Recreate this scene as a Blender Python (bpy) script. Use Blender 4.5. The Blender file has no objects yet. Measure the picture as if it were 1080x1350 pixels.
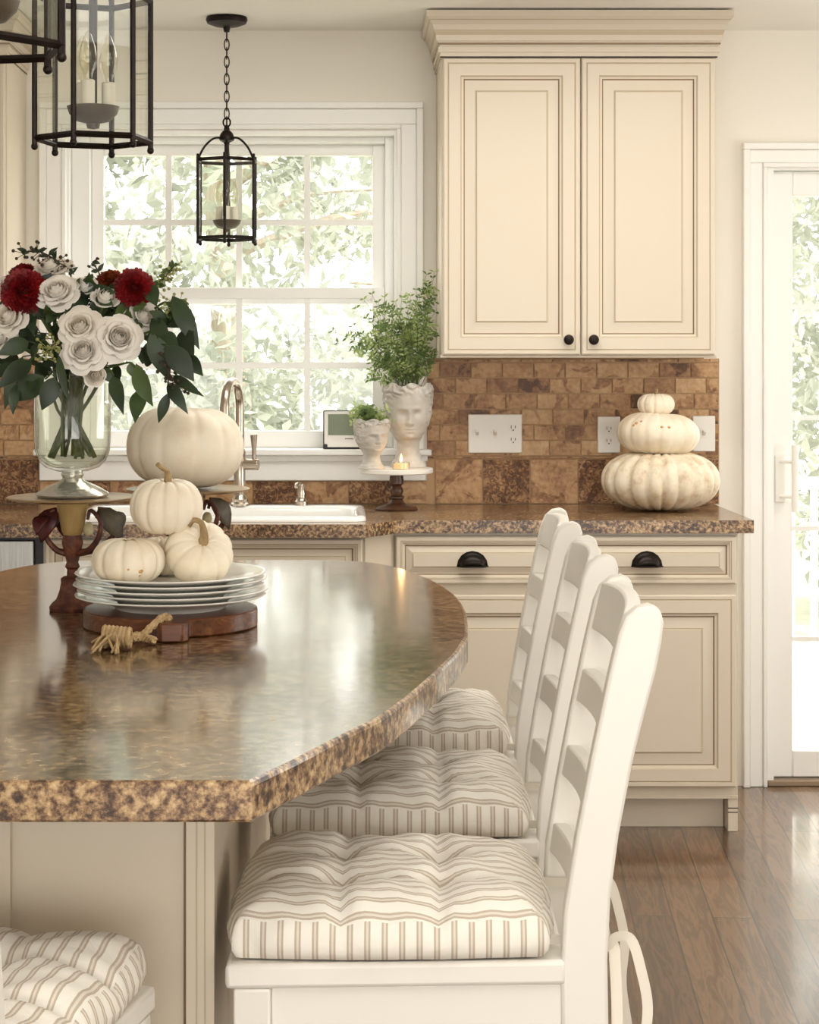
import bpy, bmesh, math, random
from mathutils import Vector, Matrix, noise as mnoise
PI = math.pi
C = bpy.context.scene.collection
F, VX, VY, CZ = 2450.0, 460.0, 470.0, 1.37      # focal length (px), vanishing point, eye height

def at(px, py, d):
    return Vector(((px - VX) * d / F, d, CZ - (py - VY) * d / F))

# ------------------------------------------------------------------ materials
def lin(c):
    out = []
    for v in c[:3]:
        v = v / 255.0
        out.append(v / 12.92 if v <= 0.04045 else ((v + 0.055) / 1.055) ** 2.4)
    return (out[0], out[1], out[2], 1.0)

def new_mat(name):
    m = bpy.data.materials.new(name)
    m.use_nodes = True
    nt = m.node_tree
    return m, nt, nt.nodes['Principled BSDF']

def N(nt, kind, **kw):
    n = nt.nodes.new(kind)
    for k, v in kw.items():
        if k in n.inputs:
            n.inputs[k].default_value = v
        else:
            setattr(n, k, v)
    return n

def coords(nt, scale=(1, 1, 1), rot=(0, 0, 0), kind='Object'):
    tc = nt.nodes.new('ShaderNodeTexCoord')
    mp = nt.nodes.new('ShaderNodeMapping')
    mp.inputs['Scale'].default_value = scale
    mp.inputs['Rotation'].default_value = rot
    nt.links.new(tc.outputs[kind], mp.inputs[0])
    return mp.outputs[0]

def ramp(nt, fac, stops):
    r = nt.nodes.new('ShaderNodeValToRGB')
    el = r.color_ramp.elements
    while len(el) < len(stops):
        el.new(0.5)
    for e, (p, c) in zip(el, stops):
        e.position = p
        e.color = lin(c)
    nt.links.new(fac, r.inputs[0])
    return r.outputs[0]

def bump(nt, p, h, strength, dist=0.01):
    b = N(nt, 'ShaderNodeBump', Strength=strength, Distance=dist)
    nt.links.new(h, b.inputs['Height'])
    nt.links.new(b.outputs[0], p.inputs['Normal'])

def mat(name, col, rough=0.5, metal=0.0, spec=0.5, coat=0.0, bmp=0.0, bscale=60, trans=0.0):
    m, nt, p = new_mat(name)
    p.inputs['Base Color'].default_value = lin(col)
    p.inputs['Roughness'].default_value = rough
    p.inputs['Metallic'].default_value = metal
    p.inputs['Specular IOR Level'].default_value = spec
    p.inputs['Coat Weight'].default_value = coat
    if bmp:
        n = N(nt, 'ShaderNodeTexNoise', Scale=bscale, Detail=4.0)
        nt.links.new(coords(nt), n.inputs['Vector'])
        bump(nt, p, n.outputs[0], bmp)
    return m

def noisy(name, stops, scale=20, rough=0.5, bmp=0.0, stretch=(1, 1, 1), detail=6, metal=0.0, spec=0.5, dist=0.0):
    m, nt, p = new_mat(name)
    n = N(nt, 'ShaderNodeTexNoise', Scale=scale, Detail=float(detail), Roughness=0.65, Distortion=dist)
    nt.links.new(coords(nt, stretch), n.inputs['Vector'])
    nt.links.new(ramp(nt, n.outputs[0], stops), p.inputs['Base Color'])
    p.inputs['Roughness'].default_value = rough
    p.inputs['Metallic'].default_value = metal
    p.inputs['Specular IOR Level'].default_value = spec
    if bmp:
        bump(nt, p, n.outputs[0], bmp)
    return m

def leafy(name, c1, c2, trans=0.35, rough=0.5, scale=6):
    m, nt, p = new_mat(name)
    n = N(nt, 'ShaderNodeTexNoise', Scale=scale, Detail=3.0)
    nt.links.new(coords(nt), n.inputs['Vector'])
    col = ramp(nt, n.outputs[0], [(0.35, c1), (0.65, c2)])
    nt.links.new(col, p.inputs['Base Color'])
    p.inputs['Roughness'].default_value = rough
    t = nt.nodes.new('ShaderNodeBsdfTranslucent')
    nt.links.new(col, t.inputs[0])
    mx = N(nt, 'ShaderNodeMixShader', Fac=trans)
    nt.links.new(p.outputs[0], mx.inputs[1]); nt.links.new(t.outputs[0], mx.inputs[2])
    nt.links.new(mx.outputs[0], nt.nodes['Material Output'].inputs[0])
    return m

def thin_glass(name, tint=(255, 255, 255), boost=1.0, rough=0.0):
    m, nt, p = new_mat(name)
    nt.nodes.remove(p)
    tr = nt.nodes.new('ShaderNodeBsdfTransparent'); tr.inputs[0].default_value = lin(tint)
    gl = N(nt, 'ShaderNodeBsdfGlossy', Roughness=rough)
    lw = N(nt, 'ShaderNodeLayerWeight', Blend=0.5)
    pw = N(nt, 'ShaderNodeMath', operation='POWER'); pw.inputs[1].default_value = 4.0
    fr = N(nt, 'ShaderNodeMath', operation='MULTIPLY_ADD'); fr.inputs[1].default_value = 0.8; fr.inputs[2].default_value = 0.035
    nt.links.new(lw.outputs['Facing'], pw.inputs[0]); nt.links.new(pw.outputs[0], fr.inputs[0])
    mu = N(nt, 'ShaderNodeMath', operation='MULTIPLY'); mu.inputs[1].default_value = boost; mu.use_clamp = True
    mx = nt.nodes.new('ShaderNodeMixShader')
    nt.links.new(fr.outputs[0], mu.inputs[0]); nt.links.new(mu.outputs[0], mx.inputs[0])
    nt.links.new(tr.outputs[0], mx.inputs[1]); nt.links.new(gl.outputs[0], mx.inputs[2])
    nt.links.new(mx.outputs[0], nt.nodes['Material Output'].inputs[0])
    return m

def emit(name, col, strength):
    m, nt, p = new_mat(name)
    p.inputs['Base Color'].default_value = lin(col)
    p.inputs['Emission Color'].default_value = lin(col)
    p.inputs['Emission Strength'].default_value = strength
    return m

# ------------------------------------------------------------------ mesh collector
class MB:
    def __init__(s):
        s.v, s.f, s.m, s.uv = [], [], [], {}
    def add(s, vs, fs, m=0):
        o = len(s.v)
        s.v += [Vector(p) for p in vs]
        for f in fs:
            s.f.append([i + o for i in f]); s.m.append(m)
        return o
    def box(s, x0, x1, y0, y1, z0, z1, m=0):
        s.add([(x0,y0,z0),(x1,y0,z0),(x1,y1,z0),(x0,y1,z0),(x0,y0,z1),(x1,y0,z1),(x1,y1,z1),(x0,y1,z1)],
              [(0,3,2,1),(4,5,6,7),(0,1,5,4),(1,2,6,5),(2,3,7,6),(3,0,4,7)], m)
        return s
    def prism(s, poly, z0, z1, m=0, axis='z'):
        n = len(poly)
        area = sum(poly[i][0]*poly[(i+1)%n][1]-poly[(i+1)%n][0]*poly[i][1] for i in range(n))
        if (area < 0) != (axis == 'y'): poly = poly[::-1]
        def P(a, b, c):
            return (a, b, c) if axis == 'z' else ((a, c, b) if axis == 'y' else (c, a, b))
        vs = [P(a, b, z0) for a, b in poly] + [P(a, b, z1) for a, b in poly]
        fs = [tuple(range(n))[::-1], tuple(range(n, 2*n))]
        fs += [(i, (i+1) % n, n+(i+1) % n, n+i) for i in range(n)]
        s.add(vs, fs, m)
        return s
    def grid(s, rows, m=0, cu=False, cv=False, flip=False):
        R, K = len(rows), len(rows[0])
        vs = [p for r in rows for p in r]
        fs = []
        for i in range(R if cv else R-1):
            for j in range(K if cu else K-1):
                a, b = i*K+j, i*K+(j+1) % K
                c, d = ((i+1) % R)*K+(j+1) % K, ((i+1) % R)*K+j
                fs.append((a, d, c, b) if flip else (a, b, c, d))
        s.add(vs, fs, m)
        return s
    def lathe(s, prof, cx=0, cy=0, seg=32, m=0, cap0=True, cap1=True, z=0, fn=None):
        rows = []
        for k, (r, zz) in enumerate(prof):
            row = []
            for j in range(seg):
                a = 2*PI*j/seg
                rr = r*(fn(a, k) if fn else 1)
                row.append((cx+rr*math.cos(a), cy+rr*math.sin(a), z+zz))
            rows.append(row)
        o = len(s.v)
        s.grid(rows, m, cu=True)
        if cap0 and prof[0][0] > 1e-5: s.f.append([o+j for j in range(seg)][::-1]); s.m.append(m)
        if cap1 and prof[-1][0] > 1e-5:
            b = o+(len(prof)-1)*seg
            s.f.append([b+j for j in range(seg)]); s.m.append(m)
        return s
    def tube(s, pts, r, seg=8, m=0, cap=True, flat=1.0):
        pts = [Vector(p) for p in pts]; n = len(pts)
        rs = r if isinstance(r, (list, tuple)) else [r]*n
        rows = []; ref = None
        for i, p in enumerate(pts):
            t = (pts[min(i+1, n-1)] - pts[max(i-1, 0)])
            t = t.normalized() if t.length > 1e-9 else Vector((0, 0, 1))
            if ref is None:
                ref = Vector((0, 0, 1)) if abs(t.z) < 0.9 else Vector((1, 0, 0))
            a = t.cross(ref)
            if a.length < 1e-6: a = t.cross(Vector((0.3, 1, 0.2)))
            a.normalize(); b = t.cross(a).normalized(); ref = -b if False else a.cross(t)
            rows.append([p + rs[i]*(a*math.cos(2*PI*j/seg) + b*flat*math.sin(2*PI*j/seg)) for j in range(seg)])
        o = len(s.v)
        s.grid(rows, m, cu=True)
        if cap:
            s.f.append([o+j for j in range(seg)][::-1]); s.m.append(m)
            q = o+(n-1)*seg
            s.f.append([q+j for j in range(seg)]); s.m.append(m)
        return s
    def ball(s, c, r, m=0, seg=12, rings=8, sc=(1, 1, 1)):
        rows = []
        for i in range(1, rings):
            p = PI*i/rings
            rows.append([(c[0]+sc[0]*r*math.sin(p)*math.cos(2*PI*j/seg), c[1]+sc[1]*r*math.sin(p)*math.sin(2*PI*j/seg), c[2]-sc[2]*r*math.cos(p)) for j in range(seg)])
        o = len(s.v)
        s.grid(rows, m, cu=True)
        a = len(s.v); s.v += [Vector((c[0], c[1], c[2]-sc[2]*r)), Vector((c[0], c[1], c[2]+sc[2]*r))]
        L = o+(rings-2)*seg
        for j in range(seg):
            s.f.append([o+(j+1) % seg, o+j, a]); s.m.append(m)
            s.f.append([L+j, L+(j+1) % seg, a+1]); s.m.append(m)
        return s
    def rings_panel(s, x0, x1, z0, z1, y, rings, back, m=0):
        """front face facing -y made of nested rectangles: (inset, dy, material)"""
        def rect(i, yy): return [(x0+i, yy, z0+i), (x1-i, yy, z0+i), (x1-i, yy, z1-i), (x0+i, yy, z1-i)]
        loops = [rect(0, y+back)] + [rect(i, y+dy) for i, dy, _ in rings]
        o = len(s.v)
        s.v += [Vector(p) for lp in loops for p in lp]
        for k in range(len(loops)-1):
            mm = rings[k][2]
            for j in range(4):
                a, b = o+4*k+j, o+4*k+(j+1) % 4
                s.f.append([a, b, b+4, a+4]); s.m.append(mm)
        e = o+4*(len(loops)-1)
        s.f.append([e, e+1, e+2, e+3]); s.m.append(m)
        s.f.append([o+3, o+2, o+1, o]); s.m.append(m)
        return s
    def xf(s, M):
        s.v = [M @ p for p in s.v]; return s
    def build(s, name, mats, parent=None, world=False, loc=None, bevel=0.0, sharp=35, flat=False, subsurf=0):
        me = bpy.data.meshes.new(name)
        off = Vector((0, 0, 0))
        if world:
            off = Vector(parent.location) if parent is not None and parent.parent is None else off
            if parent is not None and parent.parent is not None: off = Vector(parent.location)+Vector(parent.parent.location)
        if loc is not None and parent is None: off = Vector(loc)
        me.from_pydata([p - off for p in s.v], [], s.f)
        if not isinstance(mats, (list, tuple)): mats = [mats]
        for m in mats: me.materials.append(m)
        me.polygons.foreach_set('material_index', s.m)
        if s.uv:
            ul = me.uv_layers.new(name='UVMap')
            for pi, pol in enumerate(me.polygons):
                if pi in s.uv:
                    for li, uv in zip(pol.loop_indices, s.uv[pi]): ul.data[li].uv = uv
        bm = bmesh.new(); bm.from_mesh(me)
        bmesh.ops.recalc_face_normals(bm, faces=bm.faces) if not s.uv else None
        bm.to_mesh(me); bm.free()
        if not flat:
            me.polygons.foreach_set('use_smooth', [True]*len(me.polygons))
            me.set_sharp_from_angle(angle=math.radians(sharp))
        me.update()
        ob = bpy.data.objects.new(name, me)
        C.objects.link(ob)
        if parent is not None: ob.parent = parent
        if loc is not None: ob.location = loc
        if bevel:
            b = ob.modifiers.new('edge', 'BEVEL'); b.width = bevel; b.segments = 2; b.limit_method = 'ANGLE'; b.angle_limit = math.radians(40)
        if subsurf:
            b = ob.modifiers.new('sub', 'SUBSURF'); b.levels = subsurf; b.render_levels = subsurf
        return ob

def tag(o, label, cat, group=None, kind=None):
    o['label'] = label; o['category'] = cat
    if group: o['group'] = group
    if kind: o['kind'] = kind
    return o

def thing(name, label, cat, loc=(0, 0, 0), rotz=0.0, group=None):
    o = bpy.data.objects.new(name, None); C.objects.link(o)
    o.empty_display_size = 0.05
    o.location = loc; o.rotation_euler = (0, 0, rotz)
    return tag(o, label, cat, group)

def struct(o, label=None):
    o['kind'] = 'structure'
    if label: o['label'] = label
    return o

def dup(root, loc, rotz=None, label=None):
    r = root.copy(); C.objects.link(r); r.location = loc
    if rotz is not None: r.rotation_euler = (0, 0, rotz)
    if label: r['label'] = label
    for ch in list(root.children):
        c = ch.copy(); C.objects.link(c); c.parent = r
        for g in list(ch.children):
            d = g.copy(); C.objects.link(d); d.parent = c
    return r

def smooth_path(pts, n=6):
    """Catmull-Rom through the points"""
    P = [Vector(p) for p in pts]; P = [2*P[0]-P[1]] + P + [2*P[-1]-P[-2]]
    out = []
    for i in range(1, len(P)-2):
        a, b, c, d = P[i-1:i+3]
        for k in range(n):
            t = k/n
            out.append(0.5*((2*b)+(c-a)*t+(2*a-5*b+4*c-d)*t*t+(3*b-a-3*c+d)*t**3))
    out.append(P[-2])
    return out

def leaf(mb, base, tip, w, up=(0, -1, 0.3), m=0, curl=0.1, fold=0.25, n=7, peak=0.4):
    base, tip = Vector(base), Vector(tip)
    ax = tip-base; L = ax.length; ax.normalize()
    upv = Vector(up); side = ax.cross(upv)
    if side.length < 1e-4: side = ax.cross(Vector((1, 0.2, 0)))
    side.normalize(); nor = side.cross(ax).normalized()
    rows = []
    for i in range(n):
        t = i/(n-1)
        prof = (math.sin(PI*t**(math.log(0.5)/math.log(peak)))) if 0 < t < 1 else 0.02
        ww = w*0.5*max(prof, 0.02)
        c = base + ax*(L*t) + nor*(curl*L*4*t*(1-t))
        rows.append([c - side*ww + nor*(ww*fold), c, c + side*ww + nor*(ww*fold)])
    mb.grid(rows, m)
# ------------------------------------------------------------------ palette
M_wall = mat('wall_paint', (242, 237, 226), 0.8, bmp=0.03, bscale=150)
M_ceil = mat('ceiling_paint', (246, 243, 236), 0.9)
M_trim = mat('trim_white', (247, 246, 241), 0.4)
M_cab = mat('cabinet_cream', (217, 205, 185), 0.42, bmp=0.02, bscale=40)
M_glaze = mat('brown_glaze', (136, 112, 82), 0.5)
M_glaze_soft = mat('soft_glaze', (196, 180, 154), 0.5)
M_dark = mat('dark_gap', (40, 28, 18), 0.7)
M_white = mat('white_wood_paint', (240, 236, 227), 0.38, bmp=0.015, bscale=30)
M_iron = noisy('oil_rubbed_bronze', [(0.3, (18, 12, 10)), (0.7, (42, 29, 23))], 40, 0.45, metal=0.6)
M_bronze = mat('black_bronze', (38, 32, 28), 0.38, metal=0.7)
M_steel = mat('brushed_nickel', (190, 178, 164), 0.22, metal=1.0)
M_stainless = noisy('stainless', [(0.3, (150, 150, 146)), (0.7, (186, 186, 182))], 6, 0.3, stretch=(40, 1, 1), metal=0.9)
M_black = mat('black_plastic', (22, 22, 24), 0.4)
M_porcelain = mat('white_porcelain', (244, 243, 238), 0.12, coat=0.3)
M_plate = mat('white_stoneware', (244, 241, 233), 0.15)
M_plastic = mat('white_plastic', (243, 240, 232), 0.35)
M_lcd = noisy('green_lcd', [(0.3, (92, 105, 66)), (0.7, (112, 124, 82))], 5, 0.25)
M_glass = thin_glass('clear_glass', (253, 254, 252), 1.0)
M_vase = thin_glass('vase_glass', (251, 252, 250), 1.5)
M_water = thin_glass('water', (250, 251, 246), 0.4)
M_pane = thin_glass('window_glass', (255, 255, 255), 0.6)
M_silver = mat('mercury_glass', (214, 212, 200), 0.15, metal=0.75)
M_candle = mat('ivory_sleeve', (238, 230, 212), 0.5)
M_wax = emit('warm_wax', (255, 205, 150), 0.35)
M_flame = emit('flame', (255, 190, 110), 9.0)
M_brown_wood = noisy('walnut_board', [(0.3, (66, 36, 20)), (0.55, (112, 66, 38)), (0.75, (146, 94, 56))], 9, 0.35, stretch=(1, 6, 6), dist=1.2)
M_turned = noisy('dark_turned_wood', [(0.3, (58, 36, 26)), (0.7, (104, 70, 48))], 18, 0.35, stretch=(1, 1, 4))
M_cup = noisy('aged_gold_wood', [(0.3, (158, 128, 76)), (0.7, (192, 162, 104))], 14, 0.5, stretch=(2, 2, 0.5))
M_rust = noisy('rusty_cast_iron', [(0.3, (48, 20, 14)), (0.5, (88, 44, 28)), (0.72, (130, 78, 46))], 45, 0.6, bmp=0.3)
M_maroon = noisy('maroon_metal_leaf', [(0.3, (44, 16, 16)), (0.7, (92, 34, 30))], 22, 0.45)
M_greyleaf = noisy('grey_metal_leaf', [(0.3, (62, 56, 46)), (0.7, (112, 102, 84))], 30, 0.5)
M_acorn = noisy('cream_acorn', [(0.3, (150, 138, 98)), (0.7, (208, 196, 156))], 60, 0.6, bmp=0.4)
M_platetop = noisy('bronzed_plate', [(0.3, (138, 108, 72)), (0.7, (176, 146, 104))], 12, 0.3, metal=0.3)
M_rope = noisy('jute_rope', [(0.3, (164, 132, 86)), (0.7, (218, 190, 144))], 90, 0.9, bmp=0.5)
M_stem = noisy('dry_stem', [(0.3, (120, 94, 60)), (0.7, (186, 160, 116))], 30, 0.8, bmp=0.5)
M_raffia = noisy('raffia', [(0.3, (176, 138, 82)), (0.7, (226, 196, 142))], 40, 0.8)
M_pump = noisy('white_pumpkin', [(0.25, (226, 208, 178)), (0.5, (240, 228, 205)), (0.8, (246, 238, 221))], 9, 0.45, bmp=0.03)
M_pump_dust = noisy('dusty_pumpkin', [(0.3, (202, 178, 146)), (0.5, (232, 218, 192)), (0.75, (244, 236, 218))], 26, 0.55, bmp=0.06)
M_blem = mat('pumpkin_blemish', (196, 152, 96), 0.6)
M_stone = noisy('pale_concrete', [(0.25, (168, 161, 150)), (0.6, (203, 197, 187)), (0.8, (220, 215, 206))], 14, 0.9, bmp=0.12)
M_soil = mat('soil', (58, 44, 32), 0.95, bmp=0.6, bscale=200)
M_fern = leafy('fern_leaf', (72, 96, 48), (128, 150, 88), 0.5, scale=30)
M_fern_l = leafy('bright_leaf', (132, 152, 84), (184, 196, 130), 0.5, scale=30)
M_twig = mat('green_twig', (84, 92, 50), 0.7)
M_darktwig = mat('dark_twig', (62, 50, 34), 0.8)
M_rose = leafy('white_rose_petal', (243, 234, 220), (250, 246, 238), 0.25, 0.6)
M_rose_b = leafy('blush_rose_petal', (244, 234, 218), (250, 245, 234), 0.25, 0.6)
M_dahlia = leafy('red_dahlia_petal', (96, 6, 12), (148, 20, 22), 0.15, 0.55, scale=25)
M_dahlia_d = leafy('rust_dahlia_petal', (110, 30, 14), (170, 82, 40), 0.2, 0.55, scale=25)
M_leaf = leafy('dark_green_leaf', (28, 42, 24), (54, 72, 42), 0.1, 0.45, scale=10)
M_leaf_b = leafy('mid_green_leaf', (52, 72, 36), (86, 104, 56), 0.15, 0.45, scale=10)
M_berry = mat('pale_seed', (150, 152, 92), 0.6)
M_stalk = noisy('flower_stalk', [(0.3, (46, 60, 30)), (0.7, (88, 102, 56))], 20, 0.8, spec=0.2)
M_oak_under = mat('cabinet_underside', (168, 126, 78), 0.6)
M_weathered = mat('threshold_metal', (150, 130, 106), 0.4, metal=0.4)

def laminate(name, rough, coat, fine=75.0, shift=0.0, ior=1.5, stops=None):
    m, nt, p = new_mat(name)
    co = coords(nt)
    a = N(nt, 'ShaderNodeTexNoise', Scale=fine, Detail=6.0, Roughness=0.68, Distortion=0.0)
    b = N(nt, 'ShaderNodeTexNoise', Scale=9.0, Detail=5.0, Roughness=0.6, Distortion=0.4)
    nt.links.new(co, a.inputs['Vector']); nt.links.new(co, b.inputs['Vector'])
    ad = N(nt, 'ShaderNodeMath', operation='MULTIPLY_ADD'); ad.inputs[1].default_value = 0.34
    nt.links.new(b.outputs[0], ad.inputs[0]); nt.links.new(a.outputs[0], ad.inputs[2])
    col = ramp(nt, ad.outputs[0], stops or [(0.53+shift, (46, 28, 18)), (0.60+shift, (92, 64, 42)), (0.67+shift, (140, 110, 80)), (0.74+shift, (184, 152, 110)), (0.84+shift, (212, 184, 144))])
    nt.links.new(col, p.inputs['Base Color'])
    p.inputs['Roughness'].default_value = rough
    p.inputs['Specular IOR Level'].default_value = 0.05 if coat > 0.9 else 0.5
    p.inputs['Coat Weight'].default_value = coat; p.inputs['Coat IOR'].default_value = ior; p.inputs['Coat Roughness'].default_value = 0.11
    bump(nt, p, a.outputs[0], 0.012, 0.004)
    return m
M_island = laminate('island_laminate', 0.2, 1.0, 62.0, 0.0, 1.5, [(0.54, (38, 25, 14)), (0.64, (90, 66, 42)), (0.73, (142, 114, 78)), (0.86, (182, 154, 112))])
M_edge = laminate('laminate_edge_band', 0.35, 0.4, 70.0, 0.01)
M_counter = laminate('counter_laminate', 0.25, 0.3, 105.0, 0.02)

def floor_mat():
    m, nt, p = new_mat('oak_floor')
    co = coords(nt, rot=(0, 0, PI/2 + math.radians(5)))
    br = N(nt, 'ShaderNodeTexBrick', Scale=1.0)
    br.offset = 0.37; br.offset_frequency = 2
    br.inputs['Brick Width'].default_value = 2.3
    br.inputs['Row Height'].default_value = 0.098
    br.inputs['Mortar Size'].default_value = 0.0017
    br.inputs['Mortar Smooth'].default_value = 0.2
    br.inputs['Color1'].default_value = (0.0, 0, 0, 1); br.inputs['Color2'].default_value = (1, 1, 1, 1)
    br.inputs['Mortar'].default_value = (0.5, 0.5, 0.5, 1)
    nt.links.new(co, br.inputs['Vector'])
    # grain, offset per plank
    mp = nt.nodes.new('ShaderNodeMapping'); mp.inputs['Scale'].default_value = (2.2, 22, 1)
    nt.links.new(co, mp.inputs[0])
    off = N(nt, 'ShaderNodeVectorMath', operation='ADD')
    sc = N(nt, 'ShaderNodeVectorMath', operation='SCALE'); sc.inputs['Scale'].default_value = 37.0
    nt.links.new(br.outputs['Color'], sc.inputs[0])
    nt.links.new(mp.outputs[0], off.inputs[0]); nt.links.new(sc.outputs[0], off.inputs[1])
    g = N(nt, 'ShaderNodeTexNoise', Scale=1.6, Detail=5.0, Roughness=0.55, Distortion=0.7)
    nt.links.new(off.outputs[0], g.inputs['Vector'])
    w = N(nt, 'ShaderNodeMath', operation='MULTIPLY'); w.inputs[1].default_value = 26.0
    nt.links.new(g.outputs[0], w.inputs[0])
    si = N(nt, 'ShaderNodeMath', operation='SINE'); nt.links.new(w.outputs[0], si.inputs[0])
    ma = N(nt, 'ShaderNodeMath', operation='MULTIPLY_ADD'); ma.inputs[1].default_value = 0.13
    nt.links.new(si.outputs[0], ma.inputs[0])
    mm = N(nt, 'ShaderNodeMath', operation='MULTIPLY_ADD'); mm.inputs[1].default_value = 0.32; mm.inputs[2].default_value = 0.34
    nt.links.new(br.outputs['Color'], mm.inputs[0])
    nt.links.new(mm.outputs[0], ma.inputs[2])
    col = ramp(nt, ma.outputs[0], [(0.15, (50, 32, 20)), (0.45, (92, 65, 43)), (0.75, (124, 93, 64)), (0.95, (146, 114, 82))])
    mx = N(nt, 'ShaderNodeMix', data_type='RGBA')
    nt.links.new(br.outputs['Fac'], mx.inputs['Factor'])
    nt.links.new(col, mx.inputs['A']); mx.inputs['B'].default_value = lin((38, 22, 13))
    nt.links.new(mx.outputs['Result'], p.inputs['Base Color'])
    p.inputs['Roughness'].default_value = 0.3
    p.inputs['Coat Weight'].default_value = 0.7; p.inputs['Coat Roughness'].default_value = 0.1
    inv = N(nt, 'ShaderNodeMath', operation='MULTIPLY_ADD'); inv.inputs[1].default_value = -1.0
    nt.links.new(br.outputs['Fac'], inv.inputs[0]); nt.links.new(si.outputs[0], inv.inputs[2])
    bump(nt, p, inv.outputs[0], 0.05, 0.002)
    return m
M_floor = floor_mat()

def fabric_mat():
    m, nt, p = new_mat('ticking_stripe_fabric')
    uv = nt.nodes.new('ShaderNodeTexCoord')
    sx = nt.nodes.new('ShaderNodeSeparateXYZ'); nt.links.new(uv.outputs['UV'], sx.inputs[0])
    def band(centre, half):
        fr = N(nt, 'ShaderNodeMath', operation='FRACT')
        ml = N(nt, 'ShaderNodeMath', operation='MULTIPLY'); ml.inputs[1].default_value = 1/0.0215
        nt.links.new(sx.outputs[0], ml.inputs[0]); nt.links.new(ml.outputs[0], fr.inputs[0])
        su = N(nt, 'ShaderNodeMath', operation='SUBTRACT'); su.inputs[1].default_value = centre
        nt.links.new(fr.outputs[0], su.inputs[0])
        ab = N(nt, 'ShaderNodeMath', operation='ABSOLUTE'); nt.links.new(su.outputs[0], ab.inputs[0])
        lt = N(nt, 'ShaderNodeMath', operation='LESS_THAN'); lt.inputs[1].default_value = half
        nt.links.new(ab.outputs[0], lt.inputs[0]); return lt.outputs[0]
    mxm = N(nt, 'ShaderNodeMath', operation='MAXIMUM')
    nt.links.new(band(0.38, 0.058), mxm.inputs[0]); nt.links.new(band(0.62, 0.058), mxm.inputs[1])
    mid = N(nt, 'ShaderNodeMath', operation='MULTIPLY'); mid.inputs[1].default_value = 0.4
    nt.links.new(band(0.5, 0.1), mid.inputs[0])
    m2 = N(nt, 'ShaderNodeMath', operation='MAXIMUM')
    nt.links.new(mxm.outputs[0], m2.inputs[0]); nt.links.new(mid.outputs[0], m2.inputs[1])
    mx = N(nt, 'ShaderNodeMix', data_type='RGBA')
    nt.links.new(m2.outputs[0], mx.inputs['Factor'])
    mx.inputs['A'].default_value = lin((242, 237, 226)); mx.inputs['B'].default_value = lin((196, 182, 164))
    nt.links.new(mx.outputs['Result'], p.inputs['Base Color'])
    p.inputs['Roughness'].default_value = 0.95
    p.inputs['Specular IOR Level'].default_value = 0.15
    n = N(nt, 'ShaderNodeTexNoise', Scale=16.0, Detail=5.0, Distortion=0.6)
    nt.links.new(coords(nt), n.inputs['Vector'])
    bump(nt, p, n.outputs[0], 0.25, 0.02)
    return m
M_fabric = fabric_mat()

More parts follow.
